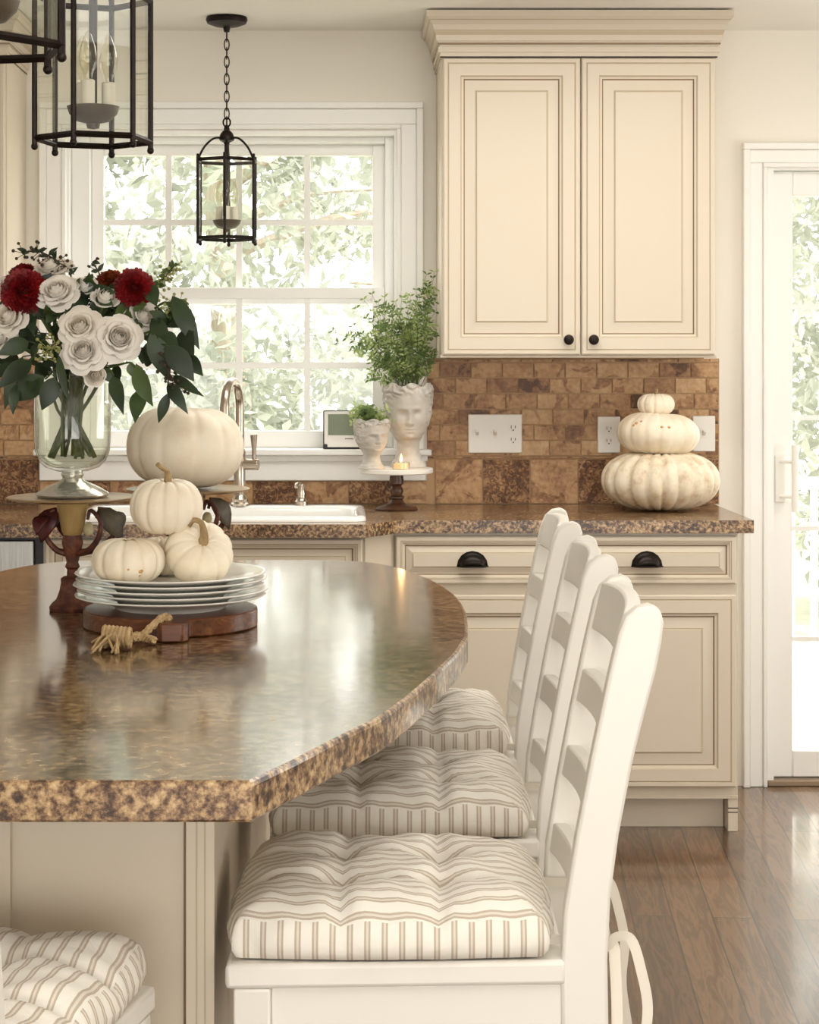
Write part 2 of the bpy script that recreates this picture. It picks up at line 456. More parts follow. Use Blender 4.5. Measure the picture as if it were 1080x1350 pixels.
def tile_mat():
    m, nt, p = new_mat('stone_tile')
    at_ = N(nt, 'ShaderNodeAttribute', attribute_name='tile')
    sx = nt.nodes.new('ShaderNodeSeparateColor'); nt.links.new(at_.outputs['Color'], sx.inputs[0])
    co = coords(nt)
    off = N(nt, 'ShaderNodeVectorMath', operation='MULTIPLY_ADD')
    off.inputs[1].default_value = (30, 17, 23)
    nt.links.new(at_.outputs['Color'], off.inputs[0]); nt.links.new(co, off.inputs[2])
    n = N(nt, 'ShaderNodeTexNoise', Scale=13.0, Detail=7.0, Roughness=0.6, Distortion=0.8)
    nt.links.new(off.outputs[0], n.inputs['Vector'])
    # veins with hard borders
    v2 = N(nt, 'ShaderNodeTexNoise', Scale=9.0, Detail=4.0, Roughness=0.55, Distortion=1.2)
    nt.links.new(off.outputs[0], v2.inputs['Vector'])
    st = N(nt, 'ShaderNodeMapRange'); st.inputs['From Min'].default_value = 0.55; st.inputs['From Max'].default_value = 0.585
    nt.links.new(v2.outputs[0], st.inputs['Value'])
    # fine grain
    fg = N(nt, 'ShaderNodeTexNoise', Scale=75.0, Detail=3.0); nt.links.new(co, fg.inputs['Vector'])
    # carved relief
    cv = N(nt, 'ShaderNodeTexVoronoi', Scale=62.0); cv.feature = 'SMOOTH_F1'; cv.inputs['Smoothness'].default_value = 0.3
    nt.links.new(off.outputs[0], cv.inputs['Vector'])
    wv = N(nt, 'ShaderNodeTexNoise', Scale=48.0, Detail=2.0, Distortion=2.5); nt.links.new(off.outputs[0], wv.inputs['Vector'])
    cvr = N(nt, 'ShaderNodeMapRange'); cvr.inputs['From Min'].default_value = 0.42; cvr.inputs['From Max'].default_value = 0.56
    nt.links.new(wv.outputs[0], cvr.inputs['Value'])
    # tone = attr.r + noise
    t1 = N(nt, 'ShaderNodeMath', operation='MULTIPLY_ADD'); t1.inputs[1].default_value = 0.55
    nt.links.new(n.outputs[0], t1.inputs[0]); nt.links.new(sx.outputs[0], t1.inputs[2])
    t2 = N(nt, 'ShaderNodeMath', operation='MULTIPLY_ADD'); t2.inputs[1].default_value = -0.16
    nt.links.new(st.outputs[0], t2.inputs[0]); nt.links.new(t1.outputs[0], t2.inputs[2])
    t3 = N(nt, 'ShaderNodeMath', operation='MULTIPLY_ADD'); t3.inputs[1].default_value = 0.42
    nt.links.new(fg.outputs[0], t3.inputs[0]); nt.links.new(t2.outputs[0], t3.inputs[2])
    cm = N(nt, 'ShaderNodeMath', operation='MULTIPLY'); nt.links.new(cvr.outputs[0], cm.inputs[0]); nt.links.new(sx.outputs[1], cm.inputs[1])
    t4 = N(nt, 'ShaderNodeMath', operation='MULTIPLY_ADD'); t4.inputs[1].default_value = -0.2
    nt.links.new(cm.outputs[0], t4.inputs[0]); nt.links.new(t3.outputs[0], t4.inputs[2])
    col = ramp(nt, t4.outputs[0], [(0.34, (88, 56, 34)), (0.51, (146, 104, 68)), (0.67, (186, 146, 102)), (0.94, (216, 184, 142))])
    nt.links.new(col, p.inputs['Base Color'])
    p.inputs['Roughness'].default_value = 0.5
    hb = N(nt, 'ShaderNodeMath', operation='MULTIPLY_ADD'); hb.inputs[1].default_value = -2.5
    nt.links.new(cm.outputs[0], hb.inputs[0]); nt.links.new(n.outputs[0], hb.inputs[2])
    bump(nt, p, hb.outputs[0], 0.35, 0.004)
    return m
M_tile = tile_mat()
M_grout = mat('tile_grout', (190, 156, 118), 0.9)
# ------------------------------------------------------------------ room shell
WALL, CEIL = 5.93, 2.41
XL, XR, YB = -2.7, 3.0, -2.6
struct(MB().box(XL, XR, YB, WALL+0.15, -0.06, 0).build('floor', M_floor, loc=(0, 0, 0)))
struct(MB().box(XL, XR, YB, WALL+0.15, CEIL, CEIL+0.06).build('ceiling', M_ceil))
WX0, WX1, WZ0, WZ1 = -0.905, 0.157, 1.055, 2.09          # window opening
DX0, DX1, DZ1 = 1.336, 2.22, 1.985                        # door opening
w = MB()
for b in ((XL-0.1, WX0, 0, CEIL), (WX0, WX1, 0, WZ0), (WX0, WX1, WZ1, CEIL), (WX1, DX0, 0, CEIL), (DX0, DX1, DZ1, CEIL), (DX1, XR+0.1, 0, CEIL)):
    w.box(b[0], b[1], WALL, WALL+0.15, b[2], b[3])
struct(w.build('wall_back', M_wall, flat=True))
struct(MB().box(XL-0.1, XL, YB, WALL, 0, CEIL).build('wall_left', M_wall))
struct(MB().box(XR, XR+0.1, YB, WALL, 0, CEIL).build('wall_right', M_wall))
struct(MB().box(XL-0.1, XR+0.1, YB-0.1, YB, 0, CEIL).build('wall_front', M_wall))

# window
wn = tag(bpy.data.objects.new('window_1', None), 'white double-hung window with grid panes over the kitchen sink', 'window'); C.objects.link(wn)
wn['kind'] = 'structure'; wn.location = ((WX0+WX1)/2, WALL, WZ0)
# casing (stepped profile) left, right, top
t = MB()
def casing(mb, x0, x1, z0, z1, wd, y, top=True):
    """three-sided stepped casing: outer rect x0..x1, z0..z1, width wd"""
    for (i0, i1, dy) in ((0, 0.022, 0.030), (0.022, wd-0.014, 0.018), (wd-0.014, wd, 0.024)):
        mb.box(x0+i0, x0+i1, y-dy, y, z0, z1-i1 if top else z1)
        mb.box(x1-i1, x1-i0, y-dy, y, z0, z1-i1 if top else z1)
        mb.box(x0+i0, x1-i0, y-dy, y, z1-i1, z1-i0)
casing(t, -0.985, 0.237, 1.075, 2.18, 0.085, WALL)
t.build('casing', M_trim, wn, world=True, bevel=0.003)
j = MB()                                                  # jamb lining
j.box(WX0, WX0+0.012, WALL, WALL+0.15, WZ0, WZ1); j.box(WX1-0.012, WX1, WALL, WALL+0.15, WZ0, WZ1)
j.box(WX0+0.012, WX1-0.012, WALL, WALL+0.15, WZ1-0.012, WZ1)
j.build('jamb', M_trim, wn, world=True)
st = MB(); st.box(-1.0, 0.262, WALL-0.055, WALL+0.075, 1.056, 1.076)
st.build('window_stool', M_trim, wn, world=True, bevel=0.004)
ap = MB(); ap.box(-0.985, 0.245, WALL-0.022, WALL, 0.975, 1.056); ap.box(-0.985, 0.25, WALL-0.034, WALL, 1.036, 1.056)
ap.build('window_apron', M_trim, wn, world=True, bevel=0.003)
def sash(name, x0, x1, z0, z1, y, fw, top, bot, vx, hz):
    s = MB()
    s.box(x0, x0+fw, y, y+0.035, z0, z1); s.box(x1-fw, x1, y, y+0.035, z0, z1)
    s.box(x0+fw, x1-fw, y, y+0.035, z0, z0+bot); s.box(x0+fw, x1-fw, y, y+0.035, z1-top, z1)
    so = s.build(name, M_trim, wn, world=True, bevel=0.003)
    g = MB().box(x0+fw, x1-fw, y+0.016, y+0.020, z0+bot, z1-top)
    g.build('pane', M_pane, so, world=True)
    mm = MB()
    for x in vx: mm.box(x-0.010, x+0.010, y+0.010, y+0.0155, z0+bot, z1-top)
    for z in hz: mm.box(x0+fw, x1-fw, y+0.011, y+0.015, z-0.010, z+0.010)
    mm.build('muntin_grid', M_trim, so, world=True)
    return so
dU, dL = 6.03, 5.995
ux = [at(p, 0, dU).x for p in (222, 315, 405)]
xl, xr = at(137, 0, dU).x, at(491, 0, dU).x
sash('upper_sash', xl-0.04, xr+0.04, at(0, 393, dU).z-0.02, at(0, 205, dU).z+0.035, dU, 0.04, 0.035, 0.045, ux, [at(0, 293, dU).z])
lx = [at(p, 0, dL).x for p in (224, 315, 405)]
sash('lower_sash', xl-0.04, xr+0.04, 1.076, at(0, 379, dL).z, dL, 0.04, 0.036, at(0, 568, dL).z-1.076, lx, [at(0, 482, dL).z])
fr = MB()                                                 # vinyl frame around the sashes
fr.box(WX0+0.012, xl-0.04, WALL+0.055, WALL+0.15, 1.076, WZ1-0.012); fr.box(xr+0.04, WX1-0.012, WALL+0.055, WALL+0.15, 1.076, WZ1-0.012)
fr.box(xl-0.04, xr+0.04, WALL+0.055, WALL+0.15, at(0, 205, dU).z+0.035, WZ1-0.012)
fr.build('window_frame', M_trim, wn, world=True, bevel=0.003)

# door
dn = bpy.data.objects.new('door_1', None); C.objects.link(dn); dn.location = (1.78, WALL, 0)
tag(dn, 'white glazed patio door with a lever plate right of the cabinets', 'door'); dn['kind'] = 'structure'
t = MB(); casing(t, 1.254, 2.31, 0, 2.05, 0.078, WALL); t.build('casing', M_trim, dn, world=True, bevel=0.003)
jb = MB(); jb.box(DX0, DX0+0.02, WALL, WALL+0.15, 0, DZ1); jb.box(DX1-0.02, DX1, WALL, WALL+0.15, 0, DZ1); jb.box(DX0+0.02, DX1-0.02, WALL, WALL+0.15, DZ1-0.02, DZ1)
jb.build('jamb', M_trim, dn, world=True)
MB().box(DX0, DX1, WALL-0.01, WALL+0.14, 0.0, 0.018).build('threshold', M_weathered, dn, world=True, bevel=0.003)
dy, gx0, gx1, gz0, gz1 = 5.965, 1.425, 2.08, 0.105, 1.885
lf = MB()
lf.box(DX0+0.022, gx0, dy, dy+0.04, 0.02, DZ1-0.024); lf.box(gx1, DX1-0.022, dy, dy+0.04, 0.02, DZ1-0.024)
lf.box(gx0, gx1, dy, dy+0.04, 0.02, gz0); lf.box(gx0, gx1, dy, dy+0.04, gz1, DZ1-0.024)
lv = lf.build('door_leaf', M_trim, dn, world=True, bevel=0.004)
MB().box(gx0, gx1, dy+0.018, dy+0.022, gz0, gz1).build('pane', M_pane, lv, world=True)
mm = MB()
for z in [gz0+(gz1-gz0)*k/5 for k in range(1, 5)]: mm.box(gx0, gx1, dy+0.012, dy+0.017, z-0.008, z+0.008)
for x in [gx0+(gx1-gx0)*k/3 for k in range(1, 3)]: mm.box(x-0.008, x+0.008, dy+0.0125, dy+0.0165, gz0, gz1)
mm.build('muntin_grid', M_trim, lv, world=True)
h = MB(); p0 = at(1028, 600, dy); p1 = at(1028, 662, dy)
h.box(p0.x-0.016, p0.x+0.016, dy-0.008, dy, p1.z, p0.z)
hp = h.build('handle_plate', M_plastic, lv, world=True, bevel=0.003)
h = MB(); gx = at(1044, 0, dy).x
h.tube([(gx, dy-0.045, at(0, 674, dy).z), (gx, dy-0.045, at(0, 586, dy).z)], 0.011, 10)
for y in (608, 654): h.tube([(gx, dy-0.045, at(0, y, dy).z), (p0.x, dy-0.006, at(0, y, dy).z)], 0.006, 8)
h.build('handle', M_plastic, lv, world=True)

# ------------------------------------------------------------------ tiled backsplash
def backsplash():
    rnd = random.Random(4)
    mb = MB(); tiles = []
    y0, y1 = WALL-0.010, WALL-0.003
    g = 0.0023
    def tile(x0, x1, z0, z1, tone, carved):
        k = len(mb.f)
        mb.box(x0+g, x1-g, y0, y1, z0+g, z1-g)
        tiles.append((k, len(mb.f), tone, carved, rnd.random()))
    def rows(X0, X1, Z0, Z1, hrow, first):
        # big squares at the bottom
        zb = at(0, 605, WALL).z
        x = X0 if first is None else first; k = 0
        while x < X1-0.01:
            a, b = max(x, X0), min(x+0.152, X1)
            if b-a > 0.01:
                cv = k % 2 == 1
                tile(a, b, Z0, min(zb, Z1), rnd.uniform(0.05, 0.12) if cv else rnd.uniform(0.14, 0.26), 1.0 if cv else 0.0)
            x += 0.152; k += 1
        if Z1 <= zb+0.01: return
        tz = zb; r = 0
        tile_h = 0.0497
        # thin liner course
        x = X0
        while x < X1-0.005:
            b = min(x+0.16, X1); tile(x, b, tz, tz+0.010, rnd.uniform(0.02, 0.12), 0.0); x = b
        tz += 0.010
        while tz < Z1-0.004:
            top = min(tz+tile_h, Z1)
            x = X0-(0.05 if r % 2 else 0.0)-rnd.choice((0, 0.01))
            while x < X1-0.004:
                a, b = max(x, X0), min(x+0.1, X1)
                if b-a > 0.008:
                    tone = rnd.choice((0.02, 0.12, 0.16, 0.17, 0.19, 0.22, 0.26))+rnd.uniform(-0.03, 0.03)
                    tile(a, b, tz, top, tone, 0.0)
                x += 0.1
            tz += tile_h; r += 1
    Zc = 0.9
    rows(0.249, 1.179, Zc, 1.3635, 0.05, 0.249-0.03+0.055)
    rows(-0.985, 0.249, Zc, 0.974, 0.05, -0.985-0.08)
    rows(-1.9, -0.985, Zc, 1.3635, 0.05, -1.9)
    ob = mb.build('trim_1', M_tile, bevel=0.0)
    ca = ob.data.color_attributes.new('tile', 'FLOAT_COLOR', 'CORNER')
    pol = ob.data.polygons
    for a, b, tone, cv, rr in tiles:
        for f in range(a, b):
            for li in pol[f].loop_indices: ca.data[li].color = (tone, cv, rr, 1)
    struct(ob, 'brown stone tile backsplash')
    gb = MB()
    for x0, x1, z1 in ((0.249, 1.181, 1.3635), (-0.985, 0.249, 0.974), (-1.9, -0.985, 1.3635)):
        gb.box(x0, x1, WALL-0.0045, WALL, Zc, z1)
    gb.build('grout', M_grout, ob)
backsplash()

# ------------------------------------------------------------------ cabinets
CM = [M_cab, M_glaze, M_glaze_soft, M_dark, M_oak_under]
def raised(mb, x0, x1, z0, z1, y, big=True):
    s = 1.0 if big else 0.62
    th = 0.02
    st = 0.062 if big else 0.026
    R = [(0.0, 0.004, 0), (0.004, 0.0, 0), (0.013, 0.0, 0), (0.0155, 0.0018, 2), (0.018, 0.0, 2), (st-0.010, 0.0, 0),
         (st-0.006, 0.004, 2), (st, 0.006, 0), (st+0.0035, 0.009, 1), (st+0.010*s, 0.009, 0), (st+0.034*s, 0.003, 0), (st+0.0365*s, 0.0035, 2), (st+0.040*s, 0.001, 2)]
    mb.rings_panel(x0, x1, z0, z1, y, R, th, 0)

# upper cabinet on the right
UX0, UX1, UY = 0.279, 1.104, 5.60
uc = thing('wall_cabinet', 'cream glazed two-door wall cabinet with crown moulding, right of the window', 'cabinet', (0.69, UY, 1.365))
b = MB(); b.box(UX0, UX1, UY, WALL-0.002, 1.372, 2.29); b.box(UX0+0.012, UX1-0.012, UY+0.01, WALL-0.002, 1.366, 1.373, 4)
b.box(UX0-0.003, UX1+0.003, UY-0.006, WALL-0.002, 1.366, 1.374)
b.box(UX0+0.03, UX1-0.03, UY+0.02, WALL-0.02, 1.364, 1.367, 4)
b.build('cabinet_box', CM, uc, world=True, bevel=0.001)
zd0, zd1 = at(0, 468, UY).z, at(0, 78, UY).z
mid = at(765, 0, UY).x
for k, (a, c) in enumerate(((UX0+0.004, mid-0.0022), (mid+0.0022, UX1-0.004))):
    d = MB(); raised(d, a, c, zd0, zd1, UY-0.021)
    do = d.build('door', CM, uc, world=True, sharp=20)
    kp = at((749, 782)[k], 448, UY-0.02)
    kb = MB().lathe([(0.005, 0), (0.005, 0.010), (0.009, 0.014), (0.0145, 0.018), (0.0155, 0.022), (0.013, 0.027), (0.006, 0.030), (0.0, 0.0305)], seg=20)
    kb.xf(Matrix.Translation((kp.x, UY-0.0205, kp.z)) @ Matrix.Rotation(PI/2, 4, 'X'))
    kb.build('knob', M_iron, do, world=True)
cr = MB()
prof = [(0.0, 2.268, 0), (0.004, 2.268, 0), (0.004, 2.272, 3), (0.004, 2.284, 0), (0.010, 2.284, 0), (0.010, 2.300, 0), (0.006, 2.301, 1), (0.006, 2.306, 0), (0.012, 2.307, 0), (0.012, 2.312, 1),
        (0.012, 2.316, 0), (0.016, 2.317, 0), (0.018, 2.334, 0), (0.022, 2.348, 2), (0.024, 2.35, 0), (0.028, 2.364, 0), (0.036, 2.376, 0), (0.040, 2.378, 2), (0.042, 2.380, 0), (0.046, 2.386, 0), (0.046, 2.404, 0), (0.0, 2.404, 0)]
def crown(mb, x0, x1, yf, yw, P):
    for k in range(len(P)-1):
        (o0, z0, _), (o1, z1, m1) = P[k], P[k+1]
        A = [(x0-o0, yw, z0), (x0-o0, yf-o0, z0), (x1+o0, yf-o0, z0), (x1+o0, yw, z0)]
        B = [(x0-o1, yw, z1), (x0-o1, yf-o1, z1), (x1+o1, yf-o1, z1), (x1+o1, yw, z1)]
        mb.add(A+B, [(0, 1, 5, 4), (1, 2, 6, 5), (2, 3, 7, 6)], m1)
crown(cr, UX0, UX1, UY-0.012, WALL-0.002, prof)
cr.build('crown_moulding', CM, uc, world=True, sharp=25)

# upper cabinet on the far left, only its right side in view
lc = thing('wall_cabinet', 'cream wall cabinet cut off by the left edge, left of the window', 'cabinet', (-1.4, UY, 1.365))
b = MB(); b.box(-1.84, -1.03, UY, WALL-0.002, 1.366, 2.29); b.build('cabinet_box', CM, lc, world=True, bevel=0.001)
d = MB(); raised(d, -1.432, -1.034, zd0, zd1, UY-0.021); d.build('door', CM, lc, world=True, sharp=20)
d = MB(); raised(d, -1.836, -1.437, zd0, zd1, UY-0.021); d.build('door', CM, lc, world=True, sharp=20)
cr = MB(); crown(cr, -1.84, -1.03, UY-0.012, WALL-0.002, prof); cr.build('crown_moulding', CM, lc, world=True, sharp=25)

# base cabinet on the right
BX0, BX1, BY = 0.131, 1.122, 5.36
bc = thing('base_cabinet', 'cream glazed base cabinet with black cup pulls, right of the sink', 'cabinet', (0.63, BY, 0))
b = MB(); b.box(BX0, BX1, BY, WALL-0.012, 0.095, 0.862); b.box(BX0, BX1-0.03, BY+0.055, WALL-0.012, 0, 0.095)
b.box(BX1-0.028, BX1, BY, WALL-0.012, 0.0, 0.095)                       # end foot
b.box(BX1-0.0285, BX1+0.0005, BY-0.001, BY+0.003, 0.066, 0.069, 3); b.box(BX1-0.0285, BX1+0.0005, BY-0.001, BY+0.003, 0.054, 0.057, 3)
b.box(BX0, BX1, BY-0.004, BY+0.02, 0.095, 0.105, 0)
b.build('cabinet_box', CM, bc, world=True, bevel=0.0012)
zt, zb = at(0, 706, BY).z, at(0, 769, BY).z
midb = at(747, 0, BY).x
spans = ((BX0+0.004, midb-0.004), (midb+0.004, BX1-0.008))
for k, (a, c) in enumerate(spans):
    d = MB(); raised(d, a, c, zb, zt, BY-0.021, False)
    do = d.build('drawer', CM, bc, world=True, sharp=20)
    cp = at((623, 853)[k], 740, BY-0.02)
    q = MB(); rows = []                                                  # cup pull: quarter shell with a flange
    for i in range(9):
        th = PI*i/8
        rows.append([(cp.x-0.045*math.cos(th), BY-0.0205, cp.z-0.014+0.044*math.sin(th)),
                     (cp.x-0.038*math.cos(th), BY-0.0225, cp.z-0.014+0.036*math.sin(th)),
                     (cp.x-0.035*math.cos(th), BY-0.036, cp.z-0.014+0.031*math.sin(th)),
                     (cp.x-0.030*math.cos(th), BY-0.044, cp.z-0.014+0.020*math.sin(th)),
                     (cp.x-0.026*math.cos(th), BY-0.046, cp.z-0.014)])
    q.grid(rows)
    q.tube([(cp.x-0.045, BY-0.024, cp.z-0.014), (cp.x-0.026, BY-0.046, cp.z-0.014), (cp.x+0.026, BY-0.046, cp.z-0.014), (cp.x+0.045, BY-0.024, cp.z-0.014)], 0.002, 6)
    pc = q.build('cup_pull', M_bronze, do, world=True, sharp=60)
    sm = pc.modifiers.new('thick', 'SOLIDIFY'); sm.thickness = 0.0015
zt2, zb2 = at(0, 783, BY).z, at(0, 1036, BY).z
for a, c in spans:
    d = MB(); raised(d, a, c, zb2, zt2, BY-0.021); d.build('door', CM, bc, world=True, sharp=20)

# sink cabinet, bumped forward, with angled filler
SY = 5.245
sc_ = thing('sink_cabinet', 'cream sink cabinet with flat false drawer fronts behind the island', 'cabinet', (-0.4, SY, 0))
b = MB(); b.box(-0.862, 0.045, SY, WALL-0.014, 0.095, 0.70); b.box(-0.862, 0.045, SY+0.055, WALL-0.014, 0, 0.095)
b.box(-0.862, 0.045, SY, SY+0.02, 0.70, 0.862); b.box(-0.862, -0.845, SY+0.02, WALL-0.014, 0.70, 0.862); b.box(0.03, 0.045, SY+0.02, WALL-0.014, 0.70, 0.862)
b.build('cabinet_box', CM, sc_, world=True, bevel=0.0012)
for a, c in ((-0.855, -0.412), (-0.402, 0.038)):
    d = MB(); raised(d, a, c, 0.72, 0.856, SY-0.021, False); d.build('false_front', CM, sc_, world=True, sharp=20)
    d = MB(); raised(d, a, c, 0.11, 0.705, SY-0.021); d.build('door', CM, sc_, world=True, sharp=20)
f = MB(); f.prism([(0.0455, SY-0.004), (0.1305, BY-0.004), (0.1305, BY+0.25), (0.0455, BY+0.25)], 0.0, 0.862)
f.build('angled_filler', CM, sc_, world=True)

# dishwasher at the far left
dw = thing('dishwasher', 'stainless dishwasher at left edge behind the island', 'dishwasher', (-1.17, 5.3, 0))
MB().box(-1.47, -0.868, 5.32, 5.9, 0.08, 0.858).build('tub_frame', M_black, dw, world=True)
MB().box(-1.462, -0.898, 5.30, 5.319, 0.12, 0.845).build('door_panel', M_stainless, dw, world=True, bevel=0.003)
MB().box(-1.45, -0.89, 5.40, 5.9, 0.0, 0.08).build('toe_kick', M_black, dw, world=True)
eb = thing('base_cabinet', 'cream base cabinet beyond the left edge beside the dishwasher', 'cabinet', (-1.7, 5.36, 0))
b = MB(); b.box(-1.9, -1.475, 5.36, WALL-0.014, 0.0, 0.862); b.build('cabinet_box', CM, eb, world=True)

# back countertop with sink cut-out
SKX0, SKX1, SKY0, SKY1 = -0.79, 0.05, 5.275, 5.73
hx0, hx1, hy0, hy1 = SKX0+0.02, SKX1-0.02, SKY0+0.02, SKY1-0.02
ct = MB(); z0, z1 = 0.863, 0.9
yb, fl, frt = WALL-0.012, 5.2, 5.33
ct.prism([(-1.92, fl), (hx0, fl), (hx0, yb), (-1.92, yb)], z0, z1)
ct.prism([(hx0, fl), (hx1, fl), (hx1, hy0), (hx0, hy0)], z0, z1)
ct.prism([(hx0, hy1), (hx1, hy1), (hx1, yb), (hx0, yb)], z0, z1)
ct.prism([(hx1, fl), (0.05, fl), (0.14, frt), (1.162, frt), (1.162, yb), (hx1, yb)], z0, z1)
tag(ct.build('countertop', M_counter, loc=(0.0, 5.6, 0.863), flat=True), 'speckled brown laminate countertop along the window wall', 'countertop')

# sink
def rr(x0, x1, y0, y1, r, z, n=6):
    out = []
    for cx, cy, a0 in ((x1-r, y1-r, 0), (x0+r, y1-r, PI/2), (x0+r, y0+r, PI), (x1-r, y0+r, 1.5*PI)):
        for k in range(n+1):
            a = a0+PI/2*k/n
            out.append(Vector((cx+r*math.cos(a), cy+r*math.sin(a), z)))
    return out
def sink():
    s = MB(); L = []
    for i, z, r in ((0.0, 0.9005, 0.05), (0.002, 0.910, 0.05), (0.010, 0.915, 0.048), (0.024, 0.914, 0.046), (0.032, 0.905, 0.045), (0.036, 0.88, 0.045), (0.05, 0.76, 0.06), (0.075, 0.735, 0.05), (0.15, 0.73, 0.03)):
        L.append(rr(SKX0+i, SKX1-i, SKY0+i, SKY1-i-(0.055 if i >= 0.024 else 0), r, z))
    s.grid(L, cu=True); o = (len(L)-1)*len(L[0])
    s.f.append(list(range(o, o+len(L[0])))); s.m.append(0)
    return s
so = thing('kitchen_sink', 'white drop-in sink with rounded rim set in the counter under the window', 'sink', (-0.37, 5.5, 0.9))
sink().build('basin', M_porcelain, so, world=True, sharp=60)
MB().lathe([(0.04, 0.731), (0.04, 0.734), (0.03, 0.732), (0.0, 0.730)], -0.37, 5.47, 20).build('drain', M_steel, so, world=True)

# faucet
fp = at(316, 668, 5.675); fx, fy = fp.x, 5.675
fa = thing('faucet', 'brushed nickel gooseneck faucet with side lever behind the large pumpkin', 'faucet', (fx, fy, 0.914))
MB().lathe([(0.030, 0.9145), (0.030, 0.922), (0.024, 0.926), (0.026, 0.935), (0.020, 0.945), (0.0175, 0.95), (0.0175, 1.07), (0.019, 1.075), (0.016, 1.085), (0.014, 1.09)], fx, fy, 24).build('faucet_body', M_steel, fa, world=True)
arc = [Vector((fx, fy, 1.085)), Vector((fx, fy, 1.2))]
for k in range(13):
    a = PI*k/12
    rr_ = 0.075
    arc.append(Vector((fx-0.018*(1-math.cos(a)), fy-rr_*(1-math.cos(a)), 1.22+rr_*math.sin(a))))
arc.append(arc[-1]+Vector((0, 0, -0.06)))
MB().tube(arc, [0.0145]*(len(arc)-2)+[0.0155, 0.0165], 14).build('gooseneck', M_steel, fa, world=True)
hz = at(0, 612, fy).z
lev = MB().tube([(fx+0.012, fy, hz), (fx+0.058, fy-0.01, hz)], 0.017, 16).build('lever_hub', M_steel, fa, world=True, bevel=0.002)
lx_ = at(336, 0, fy).x
MB().tube([(lx_-0.002, fy-0.006, hz+0.012), (lx_-0.002, fy-0.006, hz+0.05), (lx_-0.003, fy-0.006, at(0, 573, fy).z)], [0.006, 0.0075, 0.0115], 12).build('lever', M_steel, fa, world=True)
# soap dispenser
sp = at(397, 668, 5.70)
sd = thing('soap_dispenser', 'small nickel soap dispenser at the right of the sink', 'soap dispenser', (sp.x, 5.70, 0.914))
MB().lathe([(0.021, 0), (0.021, 0.012), (0.017, 0.016), (0.014, 0.028), (0.016, 0.036), (0.012, 0.048), (0.012, 0.058), (0.009, 0.064), (0.0, 0.065)], seg=20).build('pump_body', M_steel, sd)
MB().tube(smooth_path([(0.004, 0, 0.052), (-0.004, -0.01, 0.066), (-0.012, -0.03, 0.066), (-0.014, -0.04, 0.058)], 4), 0.0055, 10).build('spout', M_steel, sd)

# wall plates
def plate(px0, px1, py0, py1, label, kinds):
    a, c = at(px0, py1, WALL), at(px1, py0, WALL)
    yf = WALL-0.0165
    t = thing('wall_plate', label, 'wall plate', ((a.x+c.x)/2, WALL-0.010, a.z))
    b = MB().box(a.x, c.x, yf, WALL-0.0105, a.z, c.z); b.build('cover', M_plastic, t, world=True, bevel=0.003)
    n = len(kinds); zc = (a.z+c.z)/2
    for k, kd in enumerate(kinds):
        x = a.x+(c.x-a.x)*(k+0.5)/n
        if kd == 'toggle':
            s = MB().box(x-0.006, x+0.006, yf-0.0008, yf+0.001, zc-0.014, zc+0.014, 1)
            s.add([(x-0.0045, yf, zc-0.006), (x+0.0045, yf, zc-0.006), (x+0.0045, yf, zc+0.010), (x-0.0045, yf, zc+0.010),
                   (x-0.004, yf-0.014, zc+0.006), (x+0.004, yf-0.014, zc+0.006), (x+0.004, yf-0.014, zc+0.012), (x-0.004, yf-0.014, zc+0.012)],
                  [(0, 1, 5, 4), (1, 2, 6, 5), (2, 3, 7, 6), (3, 0, 4, 7), (4, 5, 6, 7)], 0)
            s.build('switch', [M_plastic, M_wall], t, world=True)
        else:
            for dz in (0.0195, -0.0195):
                s = MB()
                rows = [[(x+0.0165*math.cos(2*PI*j/24)*1.0, yf-0.0014*q, zc+dz+max(-0.0125, min(0.0125, 0.0165*math.sin(2*PI*j/24)))) for j in range(24)] for q in (0, 1)]
                s.grid(rows, cu=True); s.f.append(list(range(24, 48))); s.m.append(0)
                s.box(x-0.0075, x-0.0055, yf-0.0018, yf, zc+dz-0.003, zc+dz+0.007, 1); s.box(x+0.0055, x+0.0075, yf-0.0018, yf, zc+dz-0.002, zc+dz+0.006, 1)
                s.box(x-0.002, x+0.002, yf-0.0018, yf, zc+dz-0.010, zc+dz-0.006, 1)
                s.build('socket', [M_plastic, M_dark], t, world=True, bevel=0.0)
plate(617, 688, 546, 597, 'wide white wall plate with two switches and an outlet on the tiles', ('toggle', 'toggle', 'outlet'))
plate(787, 817, 549, 597, 'white outlet plate on the tiles left of the stacked pumpkins', ('outlet',))
plate(912, 942, 548, 595, 'white switch plate on the tiles right of the stacked pumpkins', ('toggle',))
